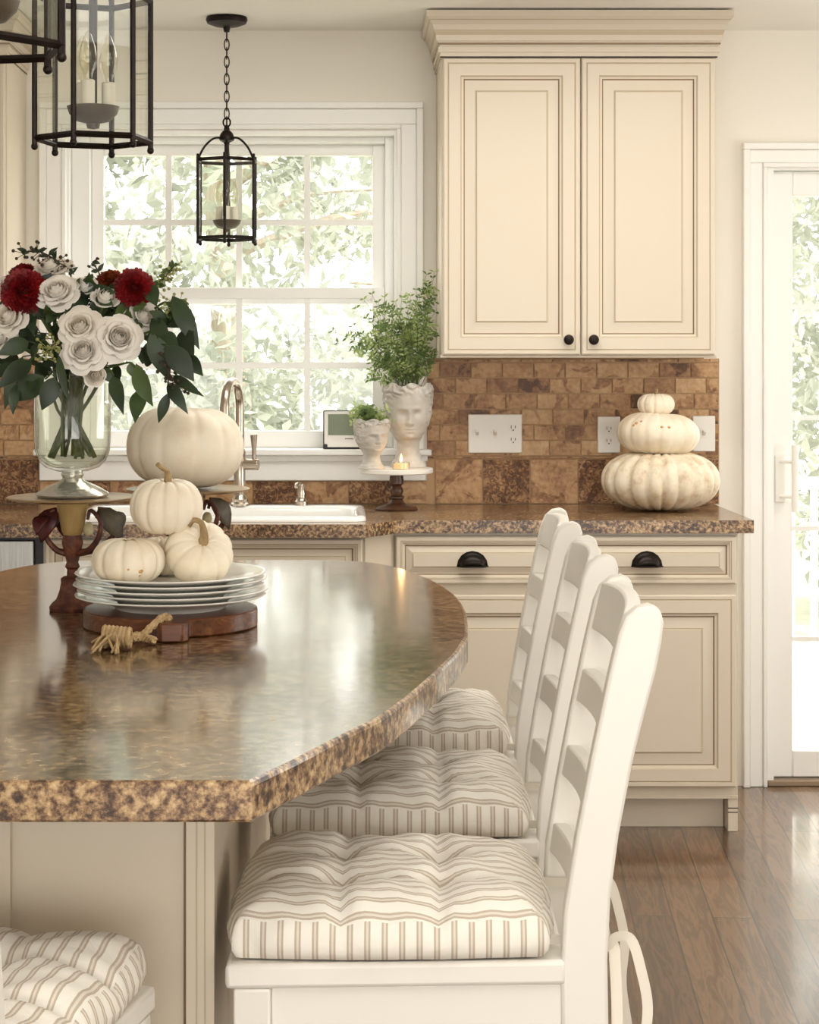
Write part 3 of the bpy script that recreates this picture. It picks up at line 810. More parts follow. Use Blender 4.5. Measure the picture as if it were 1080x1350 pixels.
# ------------------------------------------------------------------ island
pts = [(-0.107, 2.056), (-0.060, 2.165), (-0.012, 2.289), (0.0415, 2.419), (0.0825, 2.56), (0.130, 2.755), (0.1735, 2.953), (0.2, 3.12), (0.2105, 3.281), (0.217, 3.42), (0.2165, 3.55), (0.2105, 3.68), (0.197, 3.80),
       (0.178, 3.91), (0.1534, 4.012), (0.125, 4.11), (0.095, 4.18), (0.060, 4.235), (0.015, 4.275), (-0.04, 4.297)]
ax = -0.315
poly = pts + [(2*ax-x, y) for x, y in reversed(pts)]
it = thing('kitchen_island', 'cream kitchen island under a curved brown laminate top', 'kitchen island', (ax, 3.2, 0))
def slab(poly, z0, z1, bev):
    mb = MB(); n = len(poly)
    area = sum(poly[i][0]*poly[(i+1) % n][1]-poly[(i+1) % n][0]*poly[i][1] for i in range(n))
    if area < 0: poly = poly[::-1]
    P = [Vector((x, y, 0)) for x, y in poly]
    def inset(d):
        out = []
        for i in range(n):
            a, b, c = P[i-1], P[i], P[(i+1) % n]
            n1 = Vector((-(b-a).y, (b-a).x, 0)).normalized(); n2 = Vector((-(c-b).y, (c-b).x, 0)).normalized()
            nn = (n1+n2).normalized()
            out.append(b+nn*(d/max(0.5, nn.dot(n1))))
        return out
    L = [(bev*0.6, z0), (0, z0+bev*0.6), (0, z1-bev), (bev*0.3, z1-bev*0.3), (bev, z1)]
    rows = [[Vector((p.x, p.y, z)) for p in inset(i)] for i, z in L]
    mb.grid(rows, cu=True)
    mb.f.append(list(range(n))[::-1]); mb.m.append(0)
    o = (len(L)-1)*n; mb.f.append(list(range(o, o+n))); mb.m.append(1)
    return mb
slab(poly, 0.854, 0.9, 0.006).build('worktop', [M_edge, M_island], it, world=True, sharp=15)
bx0, bx1, by0, by1 = -0.462, -0.172, 2.36, 4.05
body = MB(); body.box(bx0, bx1, by0, by1, 0.10, 0.8535); body.box(bx0+0.02, bx1-0.02, by0+0.05, by1-0.05, 0, 0.10)
body.build('cabinet_body', CM, it, world=True, bevel=0.001)
pn = MB()                                                   # corner post with beads, and end frame
for x0, x1 in ((bx1-0.034, bx1+0.002), (bx0-0.002, bx0+0.034)):
    pn.box(x0, x1, by0-0.012, by0+0.03, 0.0, 0.8535)
pn.box(bx1-0.0375, bx1-0.034, by0-0.003, by0+0.003, 0.1, 0.8535, 1)
pn.box(bx1-0.0215, bx1-0.019, by0-0.0125, by0-0.005, 0.0, 0.8535, 2)
pn.box(bx1-0.011, bx1-0.0085, by0-0.0125, by0-0.005, 0.0, 0.8535, 2)
pn.build('corner_post', CM, it, world=True, bevel=0.0008)

# ------------------------------------------------------------------ counter chairs and cushions
def make_chair(label):
    t = thing('counter_chair', label, 'chair', (0, 0, 0), 0, 'white ladder-back counter chairs')
    s = MB(); s.prism([(-0.208, -0.205), (0.215, -0.173), (0.215, 0.173), (-0.208, 0.205)], 0.588, 0.619)
    s.build('seat', M_white, t, bevel=0.006)
    for sy in (-1, 1):
        l = MB(); y = sy*0.180
        l.box(-0.198, -0.152, y-0.021, y+0.021, 0.0, 0.588); l.build('leg', M_white, t, bevel=0.003)
        p = MB()
        prof = [(0.232, 0), (0.214, 0.35), (0.208, 0.60), (0.2125, 0.68), (0.227, 0.77), (0.246, 0.87), (0.266, 0.965), (0.280, 1.025), (0.289, 1.046), (0.303, 1.058), (0.319, 1.061), (0.331, 1.056), (0.3355, 1.040),
                (0.333, 1.015), (0.3265, 0.98), (0.317, 0.945), (0.308, 0.91), (0.297, 0.865), (0.280, 0.775), (0.270, 0.70), (0.266, 0.62), (0.27, 0.35), (0.282, 0)]
        p.prism([(a, b) for a, b in prof], sy*0.156-0.0155, sy*0.156+0.0155, axis='y')
        p.build('back_post', M_white, t, bevel=0.0045)
        a = MB(); q_ = sy*0.156; a.prism([(-0.152, y-0.009), (0.210, q_-0.009), (0.210, q_+0.009), (-0.152, y+0.009)], 0.525, 0.588); a.build('apron', M_white, t, bevel=0.002)
        a = MB(); a.prism([(-0.152, y-0.009), (0.216, q_-0.009), (0.216, q_+0.009), (-0.152, y+0.009)], 0.20, 0.232); a.build('stretcher', M_white, t, bevel=0.003)
    a = MB(); a.box(-0.190, -0.168, -0.159, 0.159, 0.525, 0.588); a.build('apron', M_white, t, bevel=0.002)
    a = MB(); a.box(-0.188, -0.162, -0.159, 0.159, 0.26, 0.295); a.build('stretcher', M_white, t, bevel=0.003)
    def frontx(z):
        k = [(0.60, 0.208), (0.68, 0.2125), (0.77, 0.227), (0.87, 0.246), (0.965, 0.266), (1.07, 0.290)]
        for (z0, x0), (z1, x1) in zip(k, k[1:]):
            if z <= z1: return x0+(x1-x0)*(z-z0)/(z1-z0)
        return k[-1][1]
    for z0, z1 in ((0.986, 1.052), (0.885, 0.930), (0.780, 0.822), (0.672, 0.712)):
        r = MB(); rows = []
        for i in range(9):
            y = -0.142+0.284*i/8; b = 0.012*(1-(y/0.142)**2)+0.004
            cr_ = 0.006*(1-(y/0.142)**2) if z1 > 1 else 0.0
            f0, f1 = frontx(z0)+b, frontx(z1)+b
            rows.append([(f0, y, z0), (f1, y, z1+cr_), (f1+0.020, y, z1+cr_), (f0+0.020, y, z0)])
        r.grid(rows, cu=True); r.f += [[0, 1, 2, 3], [35, 34, 33, 32]]; r.m += [0, 0]
        r.build('crest_rail' if z1 > 1 else 'back_rail', M_white, t, bevel=0.003)
    return t

def cushion_mesh(seed):
    rnd = random.Random(seed)
    mb = MB(); n = 44
    X0, X1, Y0, Y1 = -0.204, 0.194, -0.200, 0.200
    tufts = [(sx*0.33, sy*0.33) for sx in (-1, 1) for sy in (-1, 1)]
    ph = [rnd.uniform(0, 6) for _ in range(6)]
    def squircle(u, v):
        k = 0.12
        return u*math.sqrt(1-k*v*v*0.9)+0.0, v*math.sqrt(1-k*u*u*0.9)
    def pos(u, v):
        a, b = squircle(u, v)
        x = (X0+X1)/2+a*(X1-X0)/2; y = (Y0+Y1)/2+b*(Y1-Y0)/2*(1-0.10*(a+1)/2)
        e = max(abs(u), abs(v))
        z = 0.698-0.028*e**7
        for tu, tv in tufts:
            d2 = (u-tu)**2+(v-tv)**2
            z -= 0.030*math.exp(-d2/0.012)+0.010*math.exp(-d2/0.05)
        for c in (-0.33, 0.33):
            z -= 0.011*math.exp(-((u-c)/0.055)**2)*(0.75+0.25*math.sin(9*v+ph[0]))
            z -= 0.010*math.exp(-((v-c)/0.055)**2)*(0.75+0.25*math.sin(9*u+ph[1]))
        z += 0.004*math.sin(7*u+ph[2])*math.sin(6*v+ph[3])+0.0015*math.sin(23*u+11*v+ph[4])
        return Vector((x, y, z))
    ts = [math.sin(PI/2*(2*i/n-1)) * 0.35 + (2*i/n-1)*0.65 for i in range(n+1)]
    rows = [[pos(u, v) for u in ts] for v in ts]
    mb.grid(rows)
    K = n+1
    k = 0
    for i in range(n):
        for j in range(n):
            a = [(i, j), (i, j+1), (i+1, j+1), (i+1, j)]
            mb.uv[k] = [((ts[p]*0.2)+0.01075, ts[q]*0.2) for p, q in a]; k += 1
    loop = [(0, j) for j in range(n)]+[(i, n) for i in range(n)]+[(n, j) for j in range(n, 0, -1)]+[(i, 0) for i in range(n, 0, -1)]
    top = [rows[i][j] for i, j in loop]
    cen = Vector((-0.0025, 0, 0))
    lay = [top]
    for q, (off, fz) in enumerate(((0.0035, 0.93), (0.008, 0.78), (0.0125, 0.5), (0.011, 0.25), (0.004, 0.06), (-0.006, 0.0))):
        ring = []
        for idx, p in enumerate(top):
            d = Vector((p.x-cen.x, p.y-cen.y, 0)); 
            dn_ = Vector((d.x*abs(d.x)**3, d.y*abs(d.y)**3, 0)).normalized()
            wr = 0.0022*math.sin(idx*0.55+ph[5])*math.sin(PI*fz)
            pin = 0.006*max(0, math.cos(idx*2*PI/len(top)*6+ph[2]))**8*math.sin(PI*fz)
            ring.append(Vector((p.x, p.y, 0))+dn_*(off+wr-pin)+Vector((0, 0, 0.6215+(p.z-0.6215)*fz)))
        lay.append(ring)
    o = len(mb.v); mb.v += [p for l in lay for p in l]
    L = len(top)
    for q in range(len(lay)-1):
        for idx in range(L):
            b = (idx+1) % L
            mb.f.append([o+q*L+idx, o+(q+1)*L+idx, o+(q+1)*L+b, o+q*L+b]); mb.m.append(0)
            p, p2 = top[idx], top[b]
            side = (idx < n) or (2*n <= idx < 3*n)
            def U(v, s=side): return v.x if s else v.y
            mb.uv[k] = [(U(lay[q][idx]), 0), (U(lay[q+1][idx]), 0), (U(lay[q+1][b]), 0), (U(lay[q][b]), 0)]; k += 1
    mb.f.append([o+(len(lay)-1)*L+i for i in range(L)]); mb.m.append(0)
    mb.uv[k] = [(lay[-1][i].y, 0) for i in range(L)]
    return mb

def ribbon(pts, w, n=6):
    P = smooth_path(pts, n); mb = MB(); rows = []
    for i, p in enumerate(P):
        t = (P[min(i+1, len(P)-1)]-P[max(i-1, 0)]).normalized()
        s = t.cross(Vector((0, 1, 0.25))).normalized()*w*0.5
        q = Vector((0, 0.0012, 0))
        rows.append([p-s-q, p+s-q, p+s+q, p-s+q])
    mb.grid(rows, cu=True)
    k = 0
    for i in range(len(rows)-1):
        for j in range(4):
            mb.uv[k] = [(0.0, 0)]*4; k += 1
    return mb

def make_cushion(label, seed, tie=True):
    t = thing('seat_cushion', label, 'cushion', (0, 0, 0), 0, 'tufted striped seat cushions')
    c = cushion_mesh(seed).build('pad', M_fabric, t, sharp=180)
    for tu in (-1, 1):
        for tv in (-1, 1):
            b = MB().ball((-0.0025+tu*0.0665, tv*0.0645, 0.655), 0.006, sc=(1, 1, 0.6)); b.build('tuft_button', M_fabric_plain, c)
    if tie:
        for sy in (-1, 1):
            y = sy*0.128
            r = ribbon([(0.19, y, 0.632), (0.235, y+sy*0.002, 0.631), (0.273, y-0.004, 0.632), (0.279, y-0.008, 0.60), (0.281, y-0.012, 0.53), (0.279, y-0.016, 0.45)], 0.014)
            r.build('tie', M_fabric_plain, c)
            r = ribbon([(0.268, y-0.006, 0.624), (0.281, y-0.014, 0.640), (0.298, y-0.02, 0.638), (0.310, y-0.022, 0.60), (0.318, y-0.022, 0.555), (0.314, y-0.024, 0.50), (0.322, y-0.026, 0.44)], 0.013)
            r.build('tie', M_fabric_plain, c)
    return t
M_fabric_plain = mat('ivory_cotton', (238, 231, 217), 0.95, spec=0.1)

CH = [((0.062, 2.49, 0), math.radians(-2)), ((0.090, 3.07, 0), math.radians(-2)), ((0.107, 3.65, 0), math.radians(-2)), ((-0.466, 2.05, 0), math.radians(-90-9.3))]
CL = ['white counter chair nearest the camera on the right side of the island', 'middle white counter chair of the row along the island',
      'white counter chair farthest along the island, nearest the base cabinet', 'white chair at the near end of the island, cut off by the left edge']
QL = ['striped tufted cushion on the nearest white chair of the row', 'striped tufted cushion on the middle chair of the row', 'striped tufted cushion on the farthest chair, partly under the island top',
      'striped cushion in the lower left corner, on the chair at the island end']
ch0 = make_chair(CL[0])
for k, (p, r) in enumerate(CH):
    if k == 0: ch0.location = p; ch0.rotation_euler = (0, 0, r)
    else: dup(ch0, p, r, CL[k])
    cu = make_cushion(QL[k], 11+k); cu.location = p; cu.rotation_euler = (0, 0, r)

# ------------------------------------------------------------------ lantern pendants
def make_pendant(label):
    t = thing('lantern_pendant', label, 'pendant light', (0, 0, 0), 0, 'glass lantern pendants')
    zt, zb, R = -0.440, -0.678, 0.098                       # ring heights under the ceiling
    MB().lathe([(0.0, 0), (0.062, 0), (0.064, -0.008), (0.060, -0.018), (0.040, -0.026), (0.012, -0.030), (0.008, -0.045), (0.0, -0.046)], seg=32).build('canopy', M_iron, t)
    chn = MB(); z = -0.042; k = 0
    while z > zt+0.105:
        L = 0.030; pts_ = []
        for i in range(12):
            a = 2*PI*i/12; u = 0.0075*math.cos(a); vv = (L/2+0.003)*math.sin(a)
            pts_.append((u, 0, z-L/2+vv) if k % 2 else (0, u, z-L/2+vv))
        pts_.append(pts_[0]); chn.tube(pts_, 0.0021, 6, cap=False)
        z -= 0.0265; k += 1
    chn.build('chain', M_iron, t)
    fn = MB(); fn.lathe([(0.0, zt+0.112), (0.004, zt+0.110), (0.005, zt+0.096), (0.014, zt+0.090), (0.020, zt+0.082), (0.024, zt+0.070), (0.022, zt+0.062), (0.010, zt+0.056), (0.0075, zt+0.05), (0.0065, zb+0.05)], seg=20)
    loop = [(0.011*math.cos(2*PI*i/14), 0, zt+0.118+0.014*math.sin(2*PI*i/14)) for i in range(15)]
    fn.tube(loop, 0.0028, 6, cap=False)
    fn.build('centre_stem', M_iron, t)
    V = [(R*math.sin(PI/3*k), -R*math.cos(PI/3*k)) for k in range(6)]
    for zz, nm in ((zt, 'upper_ring'), (zb, 'lower_ring')):
        g = MB()
        for k in range(6):
            a, b = V[k], V[(k+1) % 6]
            g.tube([(a[0], a[1], zz), (b[0], b[1], zz)], 0.0052, 4)
        if nm == 'lower_ring':
            pass
        g.build(nm, M_iron, t)
    for k in range(6):
        x, y = V[k]
        p = MB().tube([(x, y, zt+0.010), (x, y, zb-0.012)], 0.0048, 8)
        po = p.build('post', M_iron, t)
        MB().ball((x, y, zb-0.014), 0.0062, seg=10, rings=6).ball((x, y, zt+0.013), 0.005, seg=10, rings=6).build('ball_finial', M_iron, po)
        ar = smooth_path([(0.018*x/R, 0.018*y/R, zt+0.070), (0.045*x/R, 0.045*y/R, zt+0.066), (0.075*x/R, 0.075*y/R, zt+0.040), (x*0.98, y*0.98, zt+0.004)], 4)
        if k % 2: MB().tube(ar, 0.0034, 6).build('arm', M_iron, t)
        a, b = Vector((x, y, 0))*0.985, Vector((V[(k+1) % 6][0], V[(k+1) % 6][1], 0))*0.985
        nn = (a+b).normalized()*0.0012
        g = MB(); q = [a+(b-a)*0.05, a+(b-a)*0.95]
        g.add([q[0]-nn+Vector((0,0,zb+0.006)), q[1]-nn+Vector((0,0,zb+0.006)), q[1]-nn+Vector((0,0,zt-0.006)), q[0]-nn+Vector((0,0,zt-0.006)),
               q[0]+nn+Vector((0,0,zb+0.006)), q[1]+nn+Vector((0,0,zb+0.006)), q[1]+nn+Vector((0,0,zt-0.006)), q[0]+nn+Vector((0,0,zt-0.006))],
              [(0,3,2,1),(4,5,6,7),(0,1,5,4),(1,2,6,5),(2,3,7,6),(3,0,4,7)])
        g.build('glass_pane', M_glass, t)
    zd = zb+0.030
    MB().lathe([(0.0, zd-0.012), (0.010, zd-0.010), (0.012, zd-0.002), (0.028, zd+0.002), (0.040, zd+0.014), (0.044, zd+0.026), (0.041, zd+0.026), (0.030, zd+0.016), (0.0, zd+0.014)], seg=28).build('candle_dish', M_dish, t)
    for k in range(3):
        a = PI/6+2*PI*k/3; x, y = 0.026*math.cos(a), 0.026*math.sin(a)
        MB().lathe([(0.0115, zd+0.014), (0.0115, zd+0.066), (0.009, zd+0.068), (0.0, zd+0.068)], x, y, 16).build('candle_sleeve', M_candle, t)
        MB().lathe([(0.007, zd+0.068), (0.008, zd+0.078), (0.014, zd+0.092), (0.0155, zd+0.106), (0.012, zd+0.124), (0.005, zd+0.144), (0.0, zd+0.150)], x, y, 16).build('bulb', M_bulb, t)
    return t
M_dish = mat('lantern_dish', (80, 64, 48), 0.45, metal=0.3)
M_bulb = thin_glass('clear_bulb', (250, 248, 240), 1.6)
pd = make_pendant('smallest looking lantern pendant, hanging by the window over the sink')
pd.location = (at(299, 0, 5.7).x, 5.70, CEIL); pd.rotation_euler = (0, 0, 0)
dup(pd, (-0.428, 3.11, CEIL), math.radians(-11), 'large lantern pendant hanging over the flower vase')
dup(pd, (-0.43, 2.18, CEIL), math.radians(18.5), 'nearest lantern pendant, only its bottom corner in the top left')
# ------------------------------------------------------------------ pumpkins
def pumpkin_mesh(R, H, ribs=14, depth=0.08, dim=0.16, seed=0, seg=112, rings=30, wob=0.02):
    rnd = random.Random(seed)
    offs = [rnd.uniform(-0.12, 0.12) for _ in range(ribs)]
    mb = MB(); rows = []
    for i in range(rings+1):
        p = -PI/2+PI*i/rings
        row = []
        for j in range(seg):
            a = 2*PI*j/seg
            aa = a+0.10*math.sin(2*a+seed)
            c = abs(math.cos(ribs*aa/2+offs[int(a/(2*PI)*ribs) % ribs]*0))
            f = 1-depth*(1-c)**2.2*1.0
            f *= 1+wob*math.sin(2*a+seed*1.7)+wob*0.6*math.sin(3*a+seed)
            r = R*max(math.cos(p), 0.0)**0.72*f
            z = H/2*(1 if p > 0 else -1)*abs(math.sin(p))**0.95
            q = (r/R)
            z -= (dim if p > 0 else -dim*0.45)*H*math.exp(-(q/0.26)**2)
            z *= 1-depth*0.6*(1-c)**2.2*(abs(math.sin(p)))
            row.append((r*math.cos(a), r*math.sin(a), z+H/2))
        rows.append(row)
    mb.grid(rows, cu=True)
    return mb
def make_pumpkin(label, loc, R, H, rot=(0, 0, 0), m=None, ribs=14, depth=0.08, dim=0.16, seed=0, stem=None, stem_r=(0.011, 0.007), group=None, blem=0):
    t = thing('pumpkin', label, 'pumpkin', loc, 0, group)
    t.rotation_euler = rot
    body = pumpkin_mesh(R, H, ribs, depth, dim, seed)
    body.build('rind', m or M_pump, t, sharp=180)
    top = H*(1-dim)-0.002
    if blem:
        bm_ = MB(); vs = pumpkin_mesh(R, H, ribs, depth, dim, seed).v
        Mi = t.rotation_euler.to_matrix().transposed()
        cen_ = Vector((0, 0, H/2))
        for (px, py, d, r) in blem:
            q_ = Mi @ (at(px, py, d)-Vector(loc))
            v_ = min(vs, key=lambda w_: (w_-q_).length)
            bm_.ball(v_-(v_-cen_).normalized()*r*0.72, r, sc=(1, 1, 0.8))
        bm_.build('blemish', M_blem, t)
    if stem:
        P = smooth_path([(x, y, top+z) for x, y, z in stem], 5)
        n = len(P)
        rad = [stem_r[0]*1.5*(1-i/(n-1))**3+stem_r[0]+(stem_r[1]-stem_r[0])*i/(n-1) for i in range(n)]
        MB().tube(P, rad, 8).build('stem', M_stem, t, sharp=30)
    return t

gr = 'stack of white pumpkins on the back counter'
q = at(870, 0, 5.69)
make_pumpkin('largest flat dusty white pumpkin at the bottom of the counter stack', (q.x, 5.69, 0.9005), 0.184, 0.182, (0, 0, 0.3), M_pump_dust, 20, 0.11, 0.14, 3, group=gr)
q = at(866, 0, 5.69)
make_pumpkin('middle white pumpkin of the counter stack, with a scarred top', (q.x, 5.69, 1.0655), 0.126, 0.135, (math.radians(2), math.radians(3), 1.0), M_pump, 15, 0.05, 0.12, 5, group=gr, blem=[(838, 558, 5.60, .008), (832, 560, 5.60, .007), (846, 556, 5.60, .006), (873, 564, 5.57, .006), (884, 563, 5.57, .007)])
q = at(865, 0, 5.69)
make_pumpkin('smallest white pumpkin on top of the counter stack', (q.x, 5.69, 1.1885), 0.057, 0.070, (0, 0, 0.5), M_pump, 12, 0.12, 0.16, 8, stem=[(0, 0, 0), (0.001, 0, 0.012), (0.003, -0.002, 0.026)], stem_r=(0.005, 0.004), group=gr)

# ------------------------------------------------------------------ board, plates and pumpkins on the island
Z0 = 0.9005
bcx, bcy = at(225, 0, 3.25).x, 3.25
bt = thing('serving_board', 'round walnut serving board with handle under the white plates', 'serving board', (bcx, bcy, Z0))
hxc = at(226, 0, 3.05).x-bcx
poly_ = []
for k in range(72):
    a = 2*PI*k/72-PI/2+0.0
    poly_.append((0.152*math.cos(a), 0.152*math.sin(a)))
hw = 0.026
poly_ = [(x, y) for x, y in poly_ if not (y < -0.12 and abs(x-hxc) < hw+0.002)]
poly_.sort(key=lambda p: (math.atan2(p[1], p[0])+PI/2-0.0-math.atan2(-0.15, hxc)-PI/2+4*PI) % (2*PI))
poly_ += [(hxc-hw, -0.150), (hxc-hw, -0.192), (hxc-hw+0.008, -0.203), (hxc+hw-0.008, -0.203), (hxc+hw, -0.192), (hxc+hw, -0.150)]
MB().prism(poly_, 0.0, 0.031).build('board', M_brown_wood, bt, bevel=0.003)
# rope: loop through the handle plus a knotted tassel lying on the worktop
def wp(px, py, z, d=None):
    d = F*(CZ-z)/(py-VY) if d is None else d
    return Vector(((px-VX)*d/F, d, z))
rp = thing('rope_tassel', 'knotted jute rope tassel tied to the board handle', 'rope', (bcx-0.08, 3.03, Z0))
off = Vector(rp.location)
def rope(pts, r, turns, mb):
    P = smooth_path(pts, 7)
    for s in range(2):
        Q = []
        for i, p in enumerate(P):
            a = i*0.9*turns+s*PI
            Q.append(p+Vector((0.3*math.cos(a), math.cos(a)*0.5, math.sin(a)))*r*0.55-off)
        mb.tube(Q, r*0.75, 6)
m_ = MB()
rope([wp(224, 822, .9335, 3.09), wp(215, 818, .938, 3.075), wp(200, 825, .928, 3.04), wp(188, 832, .915, 3.03), wp(176, 838, .912)], 0.0062, 1.0, m_)
rope([wp(204, 845, .908), wp(196, 842, .910), wp(186, 840, .913), wp(174, 841, .915)], 0.006, 1.0, m_)
m_.build('rope_loop', M_rope, rp)
m_ = MB()
kc = wp(166, 838, .919)
for k in range(7):
    a = PI*k/6
    m_.tube(smooth_path([kc-off+Vector((-0.022+0.007*k-0.012, 0.018*math.cos(a0)-0.004*k, 0.014*math.sin(a0))) for a0 in [i*2*PI/8 for i in range(9)]], 3), 0.0042, 6, cap=False)
m_.build('knot', M_rope, rp)
m_ = MB(); rnd = random.Random(3)
for k in range(34):
    e = wp(rnd.uniform(120, 158), rnd.uniform(846, 862), .9035)
    s_ = kc+Vector((rnd.uniform(-0.03, 0.0), rnd.uniform(-0.018, 0.01), rnd.uniform(-0.010, 0.012)))
    mid_ = (s_+e)/2+Vector((rnd.uniform(-.006, .006), rnd.uniform(-.004, .004), 0.008))
    m_.tube([p-off for p in smooth_path([s_, mid_, e], 4)], 0.0021, 5)
m_.build('tassel', M_rope, rp)

# plates
PL = ['bottom white plate of the stack on the round board', 'second white plate from the bottom of the stack', 'middle white plate of the stack of five', 'fourth white plate, just under the top one', 'top white plate of the stack, carrying the small pumpkins']
pz = Z0+0.0315
prof = [(0.0, 0.003), (0.088, 0.003), (0.090, 0.0), (0.096, 0.0), (0.099, 0.0045), (0.118, 0.012), (0.160, 0.021), (0.1645, 0.0228), (0.1645, 0.0245), (0.161, 0.0245), (0.118, 0.0155), (0.100, 0.0085), (0.0, 0.0075)]
pl0 = None
for k in range(5):
    loc = (bcx+(0.0, 0.004, -0.003, 0.002, 0.0)[k], bcy+0.002*(k % 2), pz+0.0096*k+0.0)
    if pl0 is None:
        pl0 = thing('dinner_plate', PL[0], 'plate', loc, 0, 'stacked white dinner plates')
        MB().lathe(prof, seg=72, cap0=False, cap1=False).build('dish', M_plate, pl0, sharp=50)
        MB().lathe([(0.1655, 0.0222), (0.1668, 0.0236), (0.1655, 0.025), (0.163, 0.0248), (0.163, 0.0226)], seg=72, cap0=False, cap1=False, fn=lambda a, k: 1+0.004*math.cos(18*a)).build('beaded_rim', M_plate, pl0, sharp=80)
    else: dup(pl0, loc, 0.3*k, PL[k])
top = pz+0.0096*4+0.0078
g3 = 'small white pumpkins on the plates'
make_pumpkin('small white pumpkin at the left of the plate stack with an orange blemish', (at(170, 0, 3.21).x, 3.205, top), 0.0625, 0.080, (0, 0, 0.9), None, 11, 0.10, 0.16, 2, group=g3, blem=[(186, 755, 3.15, .0055), (190, 757, 3.15, .004), (169, 752, 3.14, .003), (188, 765, 3.15, .003)],
             stem=[(0.0, 0.0, 0), (0.001, -0.006, 0.006), (0.006, -0.008, 0.010)], stem_r=(0.006, 0.004))
make_pumpkin('small white pumpkin at the right of the plate stack, its curled stem facing forward', (-0.273, 3.262, top+0.024), 0.0615, 0.082, (math.radians(48), math.radians(16), 0.15), None, 10, 0.08, 0.14, 6, group=g3,
             stem=[(0, 0, 0), (-0.002, 0.006, 0.016), (-0.012, 0.022, 0.026), (-0.026, 0.026, 0.024), (-0.032, 0.016, 0.016)], stem_r=(0.0042, 0.0045))
make_pumpkin('small yellowish pumpkin at the back of the plate stack, mostly hidden', (at(216, 0, 3.32).x, 3.325, top), 0.054, 0.070, (0, 0, 0.2), M_pump_dust, 11, 0.10, 0.16, 9, group=g3)
q = at(219, 712, 3.24)
make_pumpkin('small white pumpkin on top of the other two, with a bent brown stem', (q.x, 3.245, q.z+0.010), 0.064, 0.098, (math.radians(3), 0, 0.4), None, 11, 0.09, 0.15, 4, group=g3,
             stem=[(0, 0, 0), (0.001, 0, 0.018), (-0.002, -0.003, 0.030), (-0.014, -0.018, 0.036), (-0.026, -0.026, 0.044)], stem_r=(0.0038, 0.0045))
# raffia under the top pumpkin
m_ = MB(); rnd = random.Random(8)
rf = at(200, 704, 3.17)
for k in range(26):
    a = rnd.uniform(0, 2*PI); c = Vector((rnd.uniform(-0.034, 0.030), rnd.uniform(-0.016, 0.014), rnd.uniform(-0.004, 0.006)))
    P = []
    for i in range(5): P.append(c+Vector((0.022*math.cos(a+i*0.7), 0.014*math.sin(a+i*0.7), 0.004*math.sin(i*1.3+k))))
    m_.tube(smooth_path(P, 3), 0.0014, 4, flat=0.5)
tag(m_.build('raffia_nest', M_raffia, loc=(rf.x, 3.172, rf.z)), 'twisted raffia tucked beneath the top small pumpkin', 'raffia')

# ------------------------------------------------------------------ iron pedestal stands
def make_stand(label):
    t = thing('pedestal_stand', label, 'pedestal stand', (0, 0, 0), 0, 'rustic iron pedestal stands')
    MB().lathe([(0.0, 0.2045), (0.112, 0.2045), (0.121, 0.2075), (0.1215, 0.2095), (0.119, 0.2105), (0.112, 0.209), (0.0, 0.209)], seg=64).build('top_plate', M_platetop, t)
    MB().lathe([(0.0, 0.139), (0.016, 0.139), (0.020, 0.146), (0.024, 0.165), (0.028, 0.19), (0.032, 0.2045)], seg=24).build('cup', M_cup, t)
    MB().lathe([(0.042, 0), (0.043, 0.006), (0.038, 0.013), (0.030, 0.020), (0.024, 0.036), (0.021, 0.052), (0.022, 0.058), (0.017, 0.062)], seg=24, cap1=True).build('foot', M_rust, t)
    st = MB().lathe([(0.011, 0.06), (0.010, 0.075), (0.014, 0.08), (0.011, 0.088), (0.015, 0.105), (0.020, 0.125), (0.017, 0.139)], seg=16)
    st.tube([(0, -0.0, 0.064), (0.03, -0.012, 0.064)], 0.006, 8)
    st.build('column', M_rust, t)
    for k, a in enumerate((PI*1.03, PI*1.9, PI*0.10, PI*0.60)):
        d = Vector((math.cos(a), math.sin(a), 0))*(1.0, 1.1, 1.6, 1.0)[k]; s = Vector((-d.y, d.x, 0)); up = Vector((0, 0, 1))
        p = MB()
        P = smooth_path([d*0.012+up*0.105, d*0.030+up*0.112, d*0.048+up*0.135, d*0.052+up*0.165, d*0.034+up*0.185, d*0.028+up*0.168], 5)
        p.tube(P, [0.0065-0.0035*i/len(P) for i in range(len(P))], 7)
        ar = p.build('arm', M_rust, t)
        if k != 1:
            l = MB()
            leaf(l, d*0.030+up*0.190, d*0.058+up*0.124, 0.040, (d.x*0.3, -1, 0.3), curl=0.12, fold=0.35)
            leaf(l, d*0.046+up*0.176+s*0.010, d*0.064+up*0.142+s*0.036, 0.030, (d.x*0.5, -1, 0.4), curl=0.15, fold=0.4)
            lo = l.build('leaf', M_greyleaf if k == 2 else M_maroon, ar, sharp=60)
            sm = lo.modifiers.new('thick', 'SOLIDIFY'); sm.thickness = 0.0025
        else:
            b = MB().ball((d*0.036+up*0.152-s*0.012), 0.010, sc=(1, 1, 1.3)); b.build('acorn', M_acorn, ar)
    return t
S1 = (at(95, 0, 3.44).x, 3.445, Z0)
S2 = (at(248, 0, 3.66).x, 3.66, Z0)
s1 = make_stand('rustic iron pedestal stand with leaf arms, carrying the flower vase')
s1.location = S1
dup(s1, S2, 0.25, 'rustic pedestal stand behind the plate stack, carrying the large pumpkin')
make_pumpkin('large smooth white pumpkin on a pedestal behind the plate stack', (S2[0]-0.008, S2[1], Z0+0.2100), 0.118, 0.163, (0, math.radians(2), 0.35), None, 13, 0.035, 0.10, 7)

